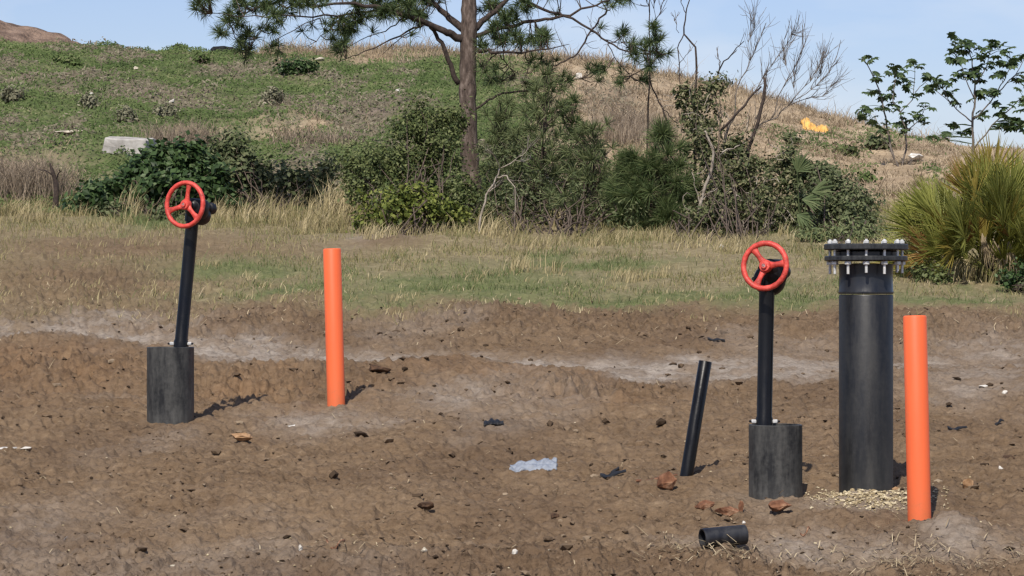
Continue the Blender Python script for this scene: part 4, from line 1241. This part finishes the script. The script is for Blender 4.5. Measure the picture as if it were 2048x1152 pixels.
limbtree('bare_sapling', 'tall thin bare twig tree rising past the right end of the pine branches', 'tree', (1290, 430), 39.8, [
    ([(1290, 430), (1296, 250), (1300, 120), (1298, 50), (1300, -20), (1296, -70)], .014, .004),
    ([(1298, 60), (1318, 30), (1328, 0), (1334, -40)], .007, .003),
    ([(1300, 30), (1292, 5), (1290, -30)], .005, .002),
    ([(1312, 40), (1308, 8), (1312, -30)], .004, .002)], 'limb', 6, .28)

# ---- the pine
def pine():
    Y = 40.0
    bp = P(948, 437, Y)
    root = empty('pine_tree', (bp.x, Y, float(zt([bp.x], [Y])[0])), 'big pine with scaly trunk and drooping needle tufts, rising out of the photo', 'tree')
    b = MB()
    TW_ = .92
    tp = [(948, 437, .15), (945, 400, .145), (938, 300, .132), (935, 200, .125), (936, 120, .120), (938, 60, .12), (938, 0, .108), (940, -120, .098), (942, -260, .08), (941, -420, .055), (943, -560, .025), (944, -620, .01)]
    pts = []
    for i in range(len(tp) - 1):
        for f in np.linspace(0, 1, 6, endpoint=False):
            pts.append([tp[i][k] + (tp[i + 1][k] - tp[i][k]) * f for k in range(3)])
    pp = [np.array(P(a, c, Y)) for a, c, r in pts]
    pp[0] = np.array(root.location) - np.array([0, 0, .1])
    b.tube(pp, [r * TW_ * (1 + .05 * math.sin(i * 1.7) + .03 * math.sin(i * 4.1)) for i, (_, _, r) in enumerate(pts)], 16)
    b.build('trunk', M['bark'], root)
    limbs = [   # points of the photo, dy of the far end in metres, radii
        ([(930, 84), (905, 70), (889, 64), (858, 51), (820, 38), (753, 18), (690, 14), (640, 22)], -.6, .060, .012),
        ([(932, 62), (905, 40), (889, 24), (862, 0), (820, -30), (740, -50)], .5, .055, .015),
        ([(918, 168), (905, 142), (892, 108), (884, 86), (868, 62), (850, 50)], -.15, .038, .022),
        ([(850, 48), (815, 66), (770, 92), (720, 118), (688, 132)], -.9, .016, .004),
        ([(845, 50), (815, 70), (785, 95), (764, 118)], -.5, .010, .003),
        ([(760, 20), (700, 30), (630, 40), (560, 38), (500, 44), (440, 40)], -1.0, .016, .004),
        ([(740, -50), (640, -20), (560, 0), (500, 18), (460, 50), (440, 62)], .2, .020, .004),
        ([(560, 10), (530, 45), (500, 85), (485, 98)], .5, .010, .003),
        ([(640, 36), (600, 55), (560, 80), (535, 100)], -.4, .008, .003),
        ([(700, 20), (660, 55), (630, 80), (605, 88)], .4, .008, .003),
        ([(800, 40), (770, 60), (720, 74), (680, 96)], .6, .010, .003),
        ([(945, 62), (975, 34), (992, 20), (1020, -10), (1070, -40)], .3, .045, .02),
        ([(950, 72), (975, 64), (1020, 55), (1060, 44), (1090, 40), (1125, 34), (1180, 17), (1214, 5), (1260, -12)], -.3, .032, .008),
        ([(1010, -20), (1060, 7), (1100, 26), (1125, 34), (1180, 62), (1215, 88), (1248, 106), (1283, 113), (1310, 108)], -.5, .022, .006),
        ([(1214, 20), (1196, 45), (1180, 65), (1165, 92), (1146, 116), (1120, 128), (1105, 134)], -.2, .014, .010),
        ([(948, 98), (970, 104), (992, 109), (1043, 112), (1095, 106), (1136, 98)], -.8, .030, .004),
        ([(992, 109), (975, 125), (965, 145)], -.3, .010, .004), ([(1050, 112), (1056, 130), (1055, 150)], -.3, .008, .004), ([(1000, 110), (1015, 128), (1030, 145)], .3, .008, .004),
        ([(945, 224), (970, 205), (992, 191), (1036, 181), (1095, 171), (1130, 160), (1163, 154)], .3, .020, .005),
        ([(1180, 62), (1210, 78), (1240, 84), (1262, 82)], .3, .008, .003),
        ([(1215, 88), (1240, 128), (1262, 150)], .2, .007, .003),
        ([(880, 125), (870, 124), (862, 126)], 0, .006, .002)]
    for az, zt0, L in ((.4, 4.3, 1.7), (1.3, 4.6, 1.5), (2.3, 4.2, 1.8), (3.3, 4.7, 1.5), (4.2, 4.4, 1.6), (5.3, 4.8, 1.4), (.9, 5.3, 1.2), (2.0, 5.5, 1.1), (3.0, 5.6, 1.1), (4.6, 5.4, 1.2), (5.8, 5.9, .9), (1.8, 6.2, .8), (3.9, 6.4, .7)):
        limbs.append(('up', az, zt0, L))
    tc_, td_ = [], []
    bb = []
    for li in limbs:
        if li[0] == 'up':
            _, az, z0, L = li
            s = np.array([P(941, -100, Y).x, Y, root.location.z + z0]); d = np.array([math.cos(az), math.sin(az), .3])
            fine = [s + d * L * f + np.array([0, 0, .25 * L * f * f]) + rng.normal(0, .03, 3) * f for f in np.linspace(0, 1, 9)]
            r0, r1 = .03, .006
        else:
            ps, dy, r0, r1 = li
            raw = [np.array(P(px, py, Y)) + np.array([0, dy * j / (len(ps) - 1), 0]) for j, (px, py) in enumerate(ps)]
            fine = []
            for j in range(len(raw) - 1):
                for f in (0, .33, .66):
                    fine.append(raw[j] + (raw[j + 1] - raw[j]) * f + rng.normal(0, .010, 3) * (f > 0))
            fine.append(raw[-1])
        b = MB(); b.tube(fine, list(np.linspace(r0, r1, len(fine))), 8 if r0 > .02 else 5)
        b.build('branch', M['limb'], root)
        bb.append(fine)
    allp = np.concatenate([np.array(f) for f in bb])
    # needle tufts at the photo's places (px, py, spread x, spread y, tufts)
    spots = [(430, 12, 24, 14, 8), (470, 40, 30, 24, 11), (415, 30, 10, 10, 4), (438, 62, 14, 8, 4), (480, 88, 18, 14, 7), (500, 66, 18, 14, 5), (545, 95, 14, 8, 3), (520, 12, 30, 16, 11), (560, 40, 18, 14, 7), (580, 10, 24, 14, 9),
             (535, 55, 8, 10, 3), (625, 14, 30, 16, 11), (600, 60, 5, 5, 1), (632, 55, 6, 6, 1), (660, 60, 12, 14, 5), (672, 92, 10, 9, 4), (690, 48, 26, 20, 14), (720, 30, 24, 16, 8), (700, 105, 10, 6, 3), (745, 64, 6, 5, 1),
             (760, 10, 26, 18, 9), (770, 36, 20, 12, 8), (800, 15, 30, 18, 12), (840, 12, 30, 18, 12), (830, 38, 18, 8, 5), (860, -20, 40, 20, 10), (700, -20, 60, 14, 14), (560, -20, 60, 10, 10), (822, 76, 4, 4, 1), (480, 5, 20, 10, 6),
             (985, 8, 22, 14, 8), (1010, 40, 24, 18, 10), (990, 62, 14, 8, 4), (1045, 14, 20, 14, 6), (1060, 70, 22, 14, 7), (1085, 84, 14, 10, 5), (1040, 88, 12, 10, 5), (1000, 84, 14, 10, 5), (965, 90, 8, 8, 3), (1020, 68, 14, 10, 4),
             (1230, 8, 30, 8, 6), (1310, 78, 14, 16, 6), (1295, 100, 16, 12, 5), (1248, 72, 6, 10, 3), (1258, 92, 10, 7, 3), (1300, 132, 14, 10, 4), (1318, 108, 8, 10, 3), (1205, 56, 4, 4, 1), (1265, 118, 9, 7, 2), (1190, 140, 18, 12, 5), (1245, 150, 14, 9, 3),
             (1215, 130, 6, 6, 1), (1120, -20, 60, 10, 10), (1095, 140, 24, 14, 4), (1130, 160, 22, 10, 4), (1010, 150, 24, 14, 4), (1060, 175, 24, 12, 4), (975, 150, 12, 14, 3), (1286, 158, 10, 8, 2), (1075, 125, 20, 12, 3), (1110, 30, 6, 5, 1)]
    tw = MB()
    for (px, py, sx, sy, k) in spots:
        for j in range(int(k * 1.35 + .5)):
            i = np.argmin(np.abs((allp[:, 0] / Y * F + CX) - px) + np.abs((HY - (allp[:, 2] - CAMZ) * F / Y) - py))
            yy = float(allp[i, 1]) + rng.normal(0, .22)
            c = np.array(P(px + rng.normal(0, sx * .55), py + rng.normal(0, sy * .55), Y)); c[1] = yy
            n = np.argmin(((allp - c) ** 2).sum(1) + 3 * np.maximum(0, allp[:, 2] - c[2] - .3))
            s = allp[n]
            tc_.append(c); d = unit(c - s + np.array([0, 0, .05])); td_.append(d + np.array([0, 0, .35]))
            m = s * .45 + c * .55 + np.array([0, 0, -.03])
            tw.tube([s, m, c], [.008, .006, .0045], 4, False)
    for li, fine in zip(limbs, bb):
        if li[0] == 'up':
            for j in range(15):
                f = fine[rng.integers(3, 9)]; c = f + rng.normal(0, .18, 3) * np.array([1, 1, .6])
                tc_.append(c); td_.append(np.array([rng.normal(0, .4), rng.normal(0, .4), .8])); tw.tube([f, c], [.007, .004], 4, False)
    for fine in bb[11:22]:                                             # bare twigs on the right side
        for k in range(9):
            j = rng.integers(3, len(fine)) if len(fine) > 3 else 0
            d = unit(rng.normal(size=3) * np.array([1, .6, .8])); p = fine[j]; pts = [p]
            for s in range(5):
                d = unit(d + rng.normal(0, .35, 3)); p = p + d * rng.uniform(.03, .075); pts.append(p)
            tw.tube(pts, list(np.linspace(.0045, .002, 6)), 4, False)
    tw.build('twigs', M['twig'], root)
    v, q, t = needles(np.array(tc_), np.array(td_), 54, .18, .0066, 1.0)
    b = MB(); b.add(v, q, t); b.build('crown', M['needle'], root, smooth=False)
pine()

# ---- castor plants against the sky
def castor(label, base, Y, lines, spots, group='castor plants'):
    root = limbtree('castor_plant', label, 'plant', base, Y, lines, 'deadtwig', group=group, part='branch')
    pts = []
    for l, _, _ in lines:
        for i in range(len(l) - 1):
            for f in np.linspace(0, 1, 6): pts.append(np.array(P(l[i][0] + (l[i + 1][0] - l[i][0]) * f, l[i][1] + (l[i + 1][1] - l[i][1]) * f, Y)))
    pts = np.array(pts)
    vs, qs, n0 = [], [], 0
    st = MB()
    for (px, py, k) in spots:
        for _ in range(int(k * 2 + .6)):
            c = np.array(P(px + rng.normal(0, 7), py + rng.normal(0, 4.5), Y)) + np.array([0, rng.normal(0, .2), 0])
            n = np.argmin(((pts - c) ** 2).sum(1) + 1.5 * np.maximum(0, pts[:, 2] - c[2]))
            st.tube([pts[n], pts[n] * .5 + c * .5 + np.array([0, 0, .02]), c], [.006, .004, .003], 4, False)
            az0 = rng.uniform(0, 6.28); tilt = unit(np.array([rng.normal(0, .45), rng.normal(0, .45) - .15, 1.]))
            e1 = unit(np.cross(tilt, np.array([1., .3, 0]))); e2 = np.cross(tilt, e1)
            Lf = rng.uniform(.06, .11)
            for j in range(8):
                a = az0 + j * 2 * np.pi / 8
                rd = math.cos(a) * e1 + math.sin(a) * e2; td = -math.sin(a) * e1 + math.cos(a) * e2
                l = Lf * (1 if j else .6)
                vs += [c, c + rd * l * .55 + td * l * .32 - tilt * l * .06, c + rd * l - tilt * l * (.28 + .2 * rng.random()), c + rd * l * .55 - td * l * .32 - tilt * l * .06]
                qs.append((n0, n0 + 1, n0 + 2, n0 + 3)); n0 += 4
    st.build('leaf_stalks', M['castor'], root)
    b = MB(); b.add(vs, qs); b.build('foliage', M['castor'], root, smooth=False)

castor('smaller castor plant with a leaning twin stem on the tan slope, left of the palmetto', (1797, 352), 50.0, [
    ([(1797, 352), (1786, 310), (1779, 280), (1773, 250), (1765, 205), (1752, 165), (1735, 130), (1724, 116)], .022, .006),
    ([(1800, 345), (1812, 300), (1812, 260), (1800, 225), (1785, 205), (1786, 175), (1790, 140)], .018, .006),
    ([(1800, 225), (1825, 200), (1830, 165), (1832, 130)], .010, .004), ([(1812, 262), (1840, 240), (1852, 215)], .010, .004), ([(1830, 185), (1845, 170), (1860, 152)], .008, .004),
    ([(1797, 340), (1815, 330), (1830, 318)], .010, .004), ([(1785, 300), (1765, 275), (1750, 250)], .010, .004)],
    [(1722, 115, 1), (1743, 122, 2), (1752, 152, 4), (1740, 185, 3), (1745, 190, 1), (1781, 134, 2), (1803, 138, 4), (1800, 155, 3), (1830, 128, 3), (1818, 167, 2), (1788, 178, 2), (1765, 190, 2), (1785, 205, 2), (1792, 216, 3), (1838, 187, 2), (1856, 155, 3),
     (1855, 210, 2), (1835, 222, 2), (1805, 228, 1), (1818, 243, 3), (1850, 240, 2), (1770, 222, 2), (1726, 220, 2), (1722, 235, 1), (1747, 240, 2), (1765, 262, 3), (1810, 262, 3), (1774, 250, 2), (1768, 200, 1), (1755, 266, 1)])
castor('taller castor plant with a full rounded head against the sky, behind the palmetto', (1947, 395), 45.0, [
    ([(1947, 395), (1946, 300), (1945, 240), (1950, 200), (1950, 160), (1944, 120), (1935, 95)], .024, .006),
    ([(1945, 240), (1965, 222), (1990, 190), (2010, 160), (2022, 132)], .014, .005), ([(1945, 245), (1920, 225), (1900, 205), (1885, 178)], .012, .004),
    ([(1950, 200), (1930, 160), (1915, 120)], .010, .004), ([(1950, 170), (1975, 130), (1986, 95)], .010, .004), ([(1990, 190), (2030, 150), (2050, 110)], .010, .004),
    ([(1946, 300), (1985, 250), (2025, 215), (2060, 180)], .014, .005), ([(1900, 205), (1868, 178), (1850, 165)], .007, .003)],
    [(1912, 92, 3), (1905, 75, 1), (1938, 85, 5), (1930, 100, 3), (1905, 102, 2), (1960, 95, 3), (1985, 87, 4), (2005, 102, 3), (1965, 110, 4), (1912, 120, 4), (1927, 122, 2), (1990, 122, 2), (2022, 127, 5), (2042, 115, 3), (1938, 150, 4), (1960, 155, 3), (2000, 150, 3),
     (1985, 182, 3), (1960, 188, 3), (2045, 155, 4), (1880, 162, 2), (1868, 176, 3), (1895, 167, 2), (1905, 155, 2), (1918, 203, 3), (1900, 185, 2), (1963, 228, 3), (1980, 183, 2), (1938, 258, 2), (1912, 252, 2), (2010, 212, 2), (2042, 195, 3), (2035, 235, 4), (2005, 230, 2),
     (1890, 272, 2), (1868, 275, 1), (1845, 275, 1), (2000, 250, 4), (2020, 255, 4), (2040, 250, 4), (1975, 135, 2), (1950, 130, 2), (1925, 140, 2)])
castor('castor plant mostly outside the right edge, leaves touching the taller one', (2105, 400), 44.0, [
    ([(2105, 400), (2100, 300), (2090, 220), (2085, 160)], .022, .006), ([(2095, 250), (2065, 225), (2050, 205)], .01, .004), ([(2090, 190), (2115, 150), (2125, 120)], .01, .004)],
    [(2085, 150, 5), (2060, 170, 3), (2052, 210, 3), (2110, 130, 5), (2130, 170, 5), (2090, 210, 4), (2060, 250, 5), (2120, 220, 4)])

# ---- fan palms
def fan(c, out, nrm, L, n, spread, mb, w=.018):
    """one fan leaf: narrow folded blades from c about the direction out"""
    out = unit(out); nrm = unit(nrm - out * nrm.dot(out)); side = np.cross(out, nrm)
    vs, q, t = [], [], []
    for j, a in enumerate(np.linspace(-spread, spread, n)):
        d = unit(math.cos(a) * out + math.sin(a) * side + rng.normal(0, .05, 3))
        l = L * (1 - .22 * abs(a) / spread) * rng.uniform(.85, 1.1)
        s = unit(np.cross(d, nrm)) * w * .5
        m = c + d * l * .5 + nrm * .01
        tip = c + d * l - np.array([0, 0, 1.]) * l * (.03 + .10 * rng.random())
        k = len(vs)
        vs += [c - s * .35, c + s * .35, m + s, m - s, tip, m - nrm * .008]
        q.append((k, k + 1, k + 2, k + 5)); q.append((k, k + 5, k + 3, k)) if False else t.append((k, k + 5, k + 3))
        t += [(k + 3, k + 5, k + 4), (k + 5, k + 2, k + 4)]
    mb.add(np.array(vs), q, t)

for nm, st in (('frond_green', [(0, (0.16, 0.18, 0.04)), (.5, (0.28, 0.295, 0.072)), (1, (0.42, 0.42, 0.13))]), ('frond_yellow', [(0, (0.22, 0.18, 0.04)), (.5, (0.36, 0.29, 0.07)), (1, (0.48, 0.40, 0.12))]),
               ('frond_brown', [(0, (0.20, 0.11, 0.04)), (.5, (0.34, 0.20, 0.07)), (1, (0.46, 0.31, 0.13))]), ('frond_dead', [(0, (0.26, 0.20, 0.13)), (.5, (0.40, 0.32, 0.21)), (1, (0.54, 0.45, 0.31))])):
    M[nm] = leaf_mat(nm.replace('_', ' '), st, .35, .45, .35)

def palmetto():
    Y = 30.0; s = Y / F
    bp = P(1985, 560, Y)
    root = empty('palmetto', (bp.x, Y, float(zt([bp.x], [Y])[0])), 'large clump of spiky fan palmetto at the right edge, green with orange lower fronds', 'palm')
    gz = root.location.z
    b = MB()
    for (px, dy, hh) in ((1900, .1, .12), (1965, -.05, .18), (2040, .1, .16), (2110, 0, .2), (1990, .4, .2)):
        c = P(px, 560, Y)
        pts = [np.array([c.x, Y + dy, gz - .05]), np.array([c.x + .03, Y + dy, gz + hh * .5]), np.array([c.x + .02, Y + dy, gz + hh])]
        b.tube(pts, [.11, .10, .07], 10)
    b.build('trunk', M['limb'], root)
    tops = [np.array([P(px, 560, Y).x, Y + dy, gz + h * .9]) for (px, dy, h) in ((1900, .1, .12), (1965, -.05, .18), (2040, .1, .16), (2110, 0, .2), (1990, .4, .2))]
    rs = np.random.default_rng(3)
    specs = []
    for i in range(96):
        cx = 1985 if i % 4 else 2130
        while True:
            px, py = rs.uniform(1800, 2290), rs.uniform(350, 556)
            e = ((px - cx) / 172) ** 2 + ((py - 562) / 200) ** 2
            if .16 < e < 1: break
        specs.append((px, py, (-.70 * math.sqrt(1 - e) if rs.random() < .78 else .3) + rs.normal(0, .14), e))
    for (px, py, dy, e) in specs:
        c = np.array(P(px, py, Y)); c[1] = Y + dy
        t0 = tops[int(np.argmin([abs(t[0] - c[0]) for t in tops]))]
        out = unit(c - np.array([P(1995, 560, Y).x, Y + .1, gz + .05]) + np.array([0, .10, .34]) + rs.normal(0, .12, 3))
        hgt = (560 - py) / 250
        rr = rs.random(); mat = 'frond_green'
        if hgt < .32 and rr < .14: mat = 'frond_brown'
        elif px < 1890 and rr < .5: mat = 'frond_yellow'
        elif rr < .2: mat = 'frond_yellow'
        elif rr < .27 and hgt > .6: mat = 'frond_brown'
        mb = MB()
        mb.tube([t0, t0 * .4 + c * .6 + np.array([0, 0, .04]), c], [.014, .010, .008], 5, False)
        nrm = np.array([rs.normal(0, .4), -1 + rs.normal(0, .3), .6 + rs.normal(0, .3)])
        fan(c, out, nrm, rs.uniform(.46, .62), 32, R(rs.uniform(34, 58)), mb, .017)
        mb.build('frond', M[mat], root, smooth=False)
    mb = MB()
    for k in range(110):                                              # the tangle inside the clump
        px, py = rs.uniform(1822, 2180), rs.uniform(400, 555)
        c = np.array(P(px, py, Y)); c[1] = Y + rs.normal(0.05, .22)
        fan(c, unit(np.array([(px - 1995) / 190, rs.normal(-.2, .4), .3 + (550 - py) / 200])), np.array([rs.normal(0, .6), -.8, .6]), rs.uniform(.3, .5), 24, R(50), mb, .018)
    tag(mb.build('inner_fronds', M['frond_green'], root, smooth=False), kind='stuff')
    for k in range(5):                                                # dead fronds hanging down
        px = [1962, 1975, 1985, 1950, 2000, 1890, 2060, 1940][k]
        t0 = np.array(P(px, 468 + 10 * (k % 3), Y)); t0[1] = Y - .30 - .05 * k
        mb = MB(); fan(t0, np.array([rs.normal(0, .15), -.12, -1.]), np.array([0., -1., .1]), .38, 9, R(14), mb, .012)
        mb.build('dead_frond', M['frond_dead'], root, smooth=False)
palmetto()

def small_palm(label, base, Y, specs, L):
    bp = P(base[0], base[1], Y)
    root = empty('fan_palm', (bp.x, Y, float(zt([bp.x], [Y])[0])), label, 'palm')
    t0 = np.array(root.location)
    for (px, py, dx, dz, f) in specs:
        c = np.array(P(px, py, Y)); c[1] = Y - .25
        mb = MB(); mb.tube([t0, t0 * .5 + c * .5 + np.array([0, 0, .08]), c], [.010, .008, .006], 5, False)
        fan(c, np.array([dx, -.25, dz]), np.array([.1, -.8, .5]), L, 14, R(f), mb, .026)
        mb.build('frond', M['frond_pale'], root, smooth=False)
M['frond_pale'] = leaf_mat('pale frond', [(0, (0.07, 0.10, 0.042)), (.5, (0.115, 0.15, 0.065)), (1, (0.18, 0.21, 0.10))], .25, .6)
small_palm('small grey green fan palm poking from the right side of the vine tangle', (1600, 470), 36.8,
           [(1590, 345, .5, .8, 50), (1600, 400, .9, -.1, 40), (1590, 430, .8, -.5, 40), (1620, 385, 1, .3, 35)], .32)

# ------------------------------------------------------------------ things on the hill
def hill_shrub(label, px, py, rx, ry, mat, n=420, L=.09, w=.05, name='hill_shrub', cat='shrub', group='shrubs on the hill'):
    g = gpoint(px, py + ry)
    root = empty(name, g, label, cat, group)
    c = cloud([(px, py, rx, ry, g.y)], n, L, w, M[mat], 'foliage', root, .10, 14, .9)
    stems(c, g, 6, .008, M['twig'], root)
hill_shrub('round grey shrub at the far left edge of the green slope', 22, 188, 26, 18, 'shrubgrey', 700, .065, .035)
hill_shrub('small brown grey shrub on the green slope, below a white scrap at the left', 178, 204, 18, 14, 'shrubgrey', 700, .065, .035)
hill_shrub('grey domed shrub with a dark base, upslope of the concrete block', 252, 232, 18, 14, 'shrubgrey', 700, .065, .035)
hill_shrub('pale tan domed shrub in the middle of the green slope', 545, 192, 24, 15, 'shrubgrey', 700, .065, .035)
hill_shrub('broad dark green shrub under the left pine branches, below the crest', 590, 134, 46, 13, 'leaf_dark', 900)
hill_shrub('faded green shrub near the upper left of the slope', 138, 124, 26, 10, 'weed')
hill_shrub('grey green shrub right of the domed one, above the leafy bush', 330, 226, 24, 16, 'shrubgrey', 700, .065, .035)
hill_shrub('small bright green tuft just under the crest, right of the black heap', 402, 118, 20, 9, 'weed', 260)
hill_shrub('dark low shrub on the tan slope, right of the yellow sheet', 1755, 288, 30, 8, 'leaf_grey', 420)
hill_shrub('dark low shrub on the tan slope, below the yellow sheet', 1585, 278, 18, 8, 'leaf_grey', 260)
hill_shrub('long low green shrub in the middle of the tan slope', 1690, 302, 36, 7, 'leaf_olive', 420)
hill_shrub('little dark plant on the crest, left of the smaller castor plant', 1723, 228, 10, 16, 'castor', 160)
hill_shrub('small green clump low on the tan slope, left of the palmetto', 1728, 356, 20, 6, 'weed', 220)

def brush(label, base, pts, n, h, mat, w=.008, lean=(.1, .9), name='dry_brush', spread=.16):
    """a clump of dry upright stalks"""
    g = gpoint(*base); root_xy = []
    b = MB()
    for (px, py, k, hs) in pts:
        p = gpoint(px, py)
        x = p.x + rng.normal(0, spread, k); y = p.y + rng.normal(0, spread, k)
        v, q, t = blades(np.stack([x, y, zt(x, y) - .02], 1), h * hs * rng.uniform(.5, 1.1, k), w, rng.uniform(*lean, k))
        b.add(v, q, t)
    return tag(b.build(name, M[mat], None, tuple(g), smooth=False), label, 'dry brush', 'clumps of dry brush')
brush('wide pale tan mass of dry brush at the left edge, beside the leafy bush', (40, 420), [(u, v, 60, rng.uniform(.7, 1.1)) for u in range(-120, 130, 14) for v in (385, 400)], 0, .80, 'brushdead', .009, (.1, 1.1))
brush('tan dry brush standing behind the concrete block and the leafy bush', (370, 300), [(u, 296, 60, rng.uniform(.7, 1.1)) for u in range(315, 435, 10)], 0, .55, 'brushdead', .010)
brush('pinkish tan dry brush on the hill behind the young pines', (1275, 290), [(u, v, 60, rng.uniform(.6, 1.1)) for u in range(1215, 1335, 10) for v in (285, 268)], 0, .62, 'brushdead', .010)
brush('low grey dry brush above the dull green bush, mid slope', (620, 285), [(u, 285, 40, rng.uniform(.6, 1.1)) for u in range(560, 700, 10)], 0, .32, 'brushdead', .012)
def snag():
    limbtree('dark_snag', 'short blackish twisted snag at the right end of the left dry brush', 'tree', (112, 400), 42.4,
             [([(116, 400), (112, 365), (104, 340), (100, 326)], .05, .012), ([(110, 352), (92, 342), (76, 338)], .014, .006), ([(112, 360), (120, 345), (122, 338)], .012, .005)], 'limb')
snag()

def block():
    import bmesh
    g = gpoint(258, 310); s = g.y / F
    bm = bmesh.new(); bmesh.ops.create_cube(bm, size=1)
    bmesh.ops.scale(bm, vec=(92 * s, .5, 44 * s), verts=bm.verts)
    bmesh.ops.bevel(bm, geom=list(bm.edges), offset=.012, segments=1, affect='EDGES')
    bmesh.ops.subdivide_edges(bm, edges=list(bm.edges), cuts=2, use_grid_fill=True)
    for v in bm.verts:
        v.co += Vector((float(fbm(v.co.x * 3 + 5, v.co.z * 3 + v.co.y, 3, 2)), float(fbm(v.co.x * 3, v.co.z * 3, 3, 8)), float(fbm(v.co.y * 3 + 1, v.co.x * 3, 3, 4)))) * .04
    me = bpy.data.meshes.new('concrete_block'); bm.to_mesh(me); bm.free(); me.materials.append(M['conc'])
    o = bpy.data.objects.new('concrete_block', me); o.location = (g.x, g.y + .2, g.z + 12 * s); o.rotation_euler = (R(4), R(3.5), R(-16)); C.objects.link(o)
    tag(o, 'pale concrete block half hidden behind the dark leafy bush on the left', 'concrete block')
block()

def sheet():
    """crumpled yellow plastic lying on the tan slope"""
    g = gpoint(1630, 256); s = g.y / F
    nx, ny = 40, 22
    a, c = np.meshgrid(np.linspace(-1, 1, nx), np.linspace(-1, 1, ny))
    ed = 1 + .25 * fbm(a * 1.7, c * 1.7, 3, 35)
    X = g.x + a * 24 * s * ed + c * .03; Yy = g.y + .15 + c * .42 * ed
    hh = (.03 + .10 * np.abs(fbm(a * 2.2, c * 2, 4, 37)) + .09 * np.exp(-((a + .6) / .4) ** 2) + .06 * np.exp(-((a - .8) / .25) ** 2)) * (1 - c ** 6)
    Z = zs(X, Yy) + hh + .02
    top = np.stack([X, Yy, Z], -1).reshape(-1, 3); bot = top - np.array([0, 0, .02])
    i = np.arange(nx * ny).reshape(ny, nx)
    q = np.stack([i[:-1, :-1], i[:-1, 1:], i[1:, 1:], i[1:, :-1]], -1).reshape(-1, 4); k = nx * ny
    b = MB(); b.add(np.concatenate([top, bot]), np.concatenate([q, q[:, ::-1] + k]))
    tag(b.build('yellow_sheet', M['yellow'], None, tuple(g)), 'crumpled yellow plastic sheet lying near the top of the tan slope', 'plastic sheet')
sheet()
clod('white_scrap', 797, 186, 13, 11, M['white'], 'bright white scrap on the green slope left of the pine trunk', 'scrap', sub=2, jag=.3)
clod('white_scrap', 1156, 158, 18, 14, M['white'], 'white scrap on the tan slope, seen among the right pine branches', 'scrap', sub=2, jag=.3, seed=2)
clod('white_scrap', 345, 208, 14, 12, M['white'], 'white scrap low on the green slope, above the leafy bush', 'scrap', sub=2, jag=.3, seed=3)
clod('white_scrap', 184, 192, 12, 8, M['white'], 'white scrap on the left of the green slope, above a small round shrub', 'scrap', sub=2, jag=.3, seed=4)
clod('white_scrap', 530, 211, 9, 8, M['stone'], 'cream scrap under the pale domed shrub in mid slope', 'scrap', sub=2, jag=.3, seed=5)
clod('white_scrap', 272, 140, 12, 9, M['stone'], 'cream scrap high on the green slope, left of the black heap', 'scrap', sub=2, jag=.3, seed=6)
clod('white_scrap', 1832, 322, 32, 20, M['white'], 'large white scrap on the slope beside the left side of the palmetto', 'scrap', sub=2, jag=.3, seed=7)
clod('white_scrap', 1775, 296, 10, 8, M['white'], 'small white scrap on the tan slope near the stem of the smaller castor plant', 'scrap', sub=2, jag=.3, seed=8)
clod('white_scrap', 640, 122, 20, 9, M['stone'], 'pale boulder below the crest under the left pine branches', 'boulder', sub=2, jag=.3, seed=9)
clod('white_scrap', 1443, 500, 9, 15, M['white'], 'small upright white scrap in the grass left of the nearer handwheel', 'scrap', sub=2, jag=.15, seed=10)
clod('concrete_slab', 135, 268, 66, 10, M['stone'], 'low grey rubble slab on the slope left of the concrete block', 'rubble', jag=.3, seed=11)
def crest_thing(px, py, rx, rz, label, seed):
    u = px; Y = 65.6; X = (px - CX) * Y / F
    b = MB(); v0, f0 = ico()
    import bmesh
    bm = bmesh.new(); bmesh.ops.create_icosphere(bm, subdivisions=3, radius=1)
    v = np.array([x.co[:] for x in bm.verts]); f = np.array([[x.index for x in y.verts] for y in bm.faces]); bm.free()
    v = v * (1 + .35 * fbm(v[:, 0] * 1.6 + seed, v[:, 2] * 1.6 + v[:, 1], 3, seed)[:, None]) * np.array([rx, rx * .5, rz]) * Y / F
    z = float(zt([X], [Y])[0])
    b.add(v + np.array([X, Y, z + rz * .6 * Y / F]), None, f)
    tag(b.build('scrap_heap', M['black'], None, (X, Y, z), smooth=False), label, 'scrap')
crest_thing(358, 100, 14, 5, 'small flat black scrap on the crest against the sky', 3)
crest_thing(447, 98, 24, 10, 'larger black heap on the crest under the left end of the pine branch', 6)
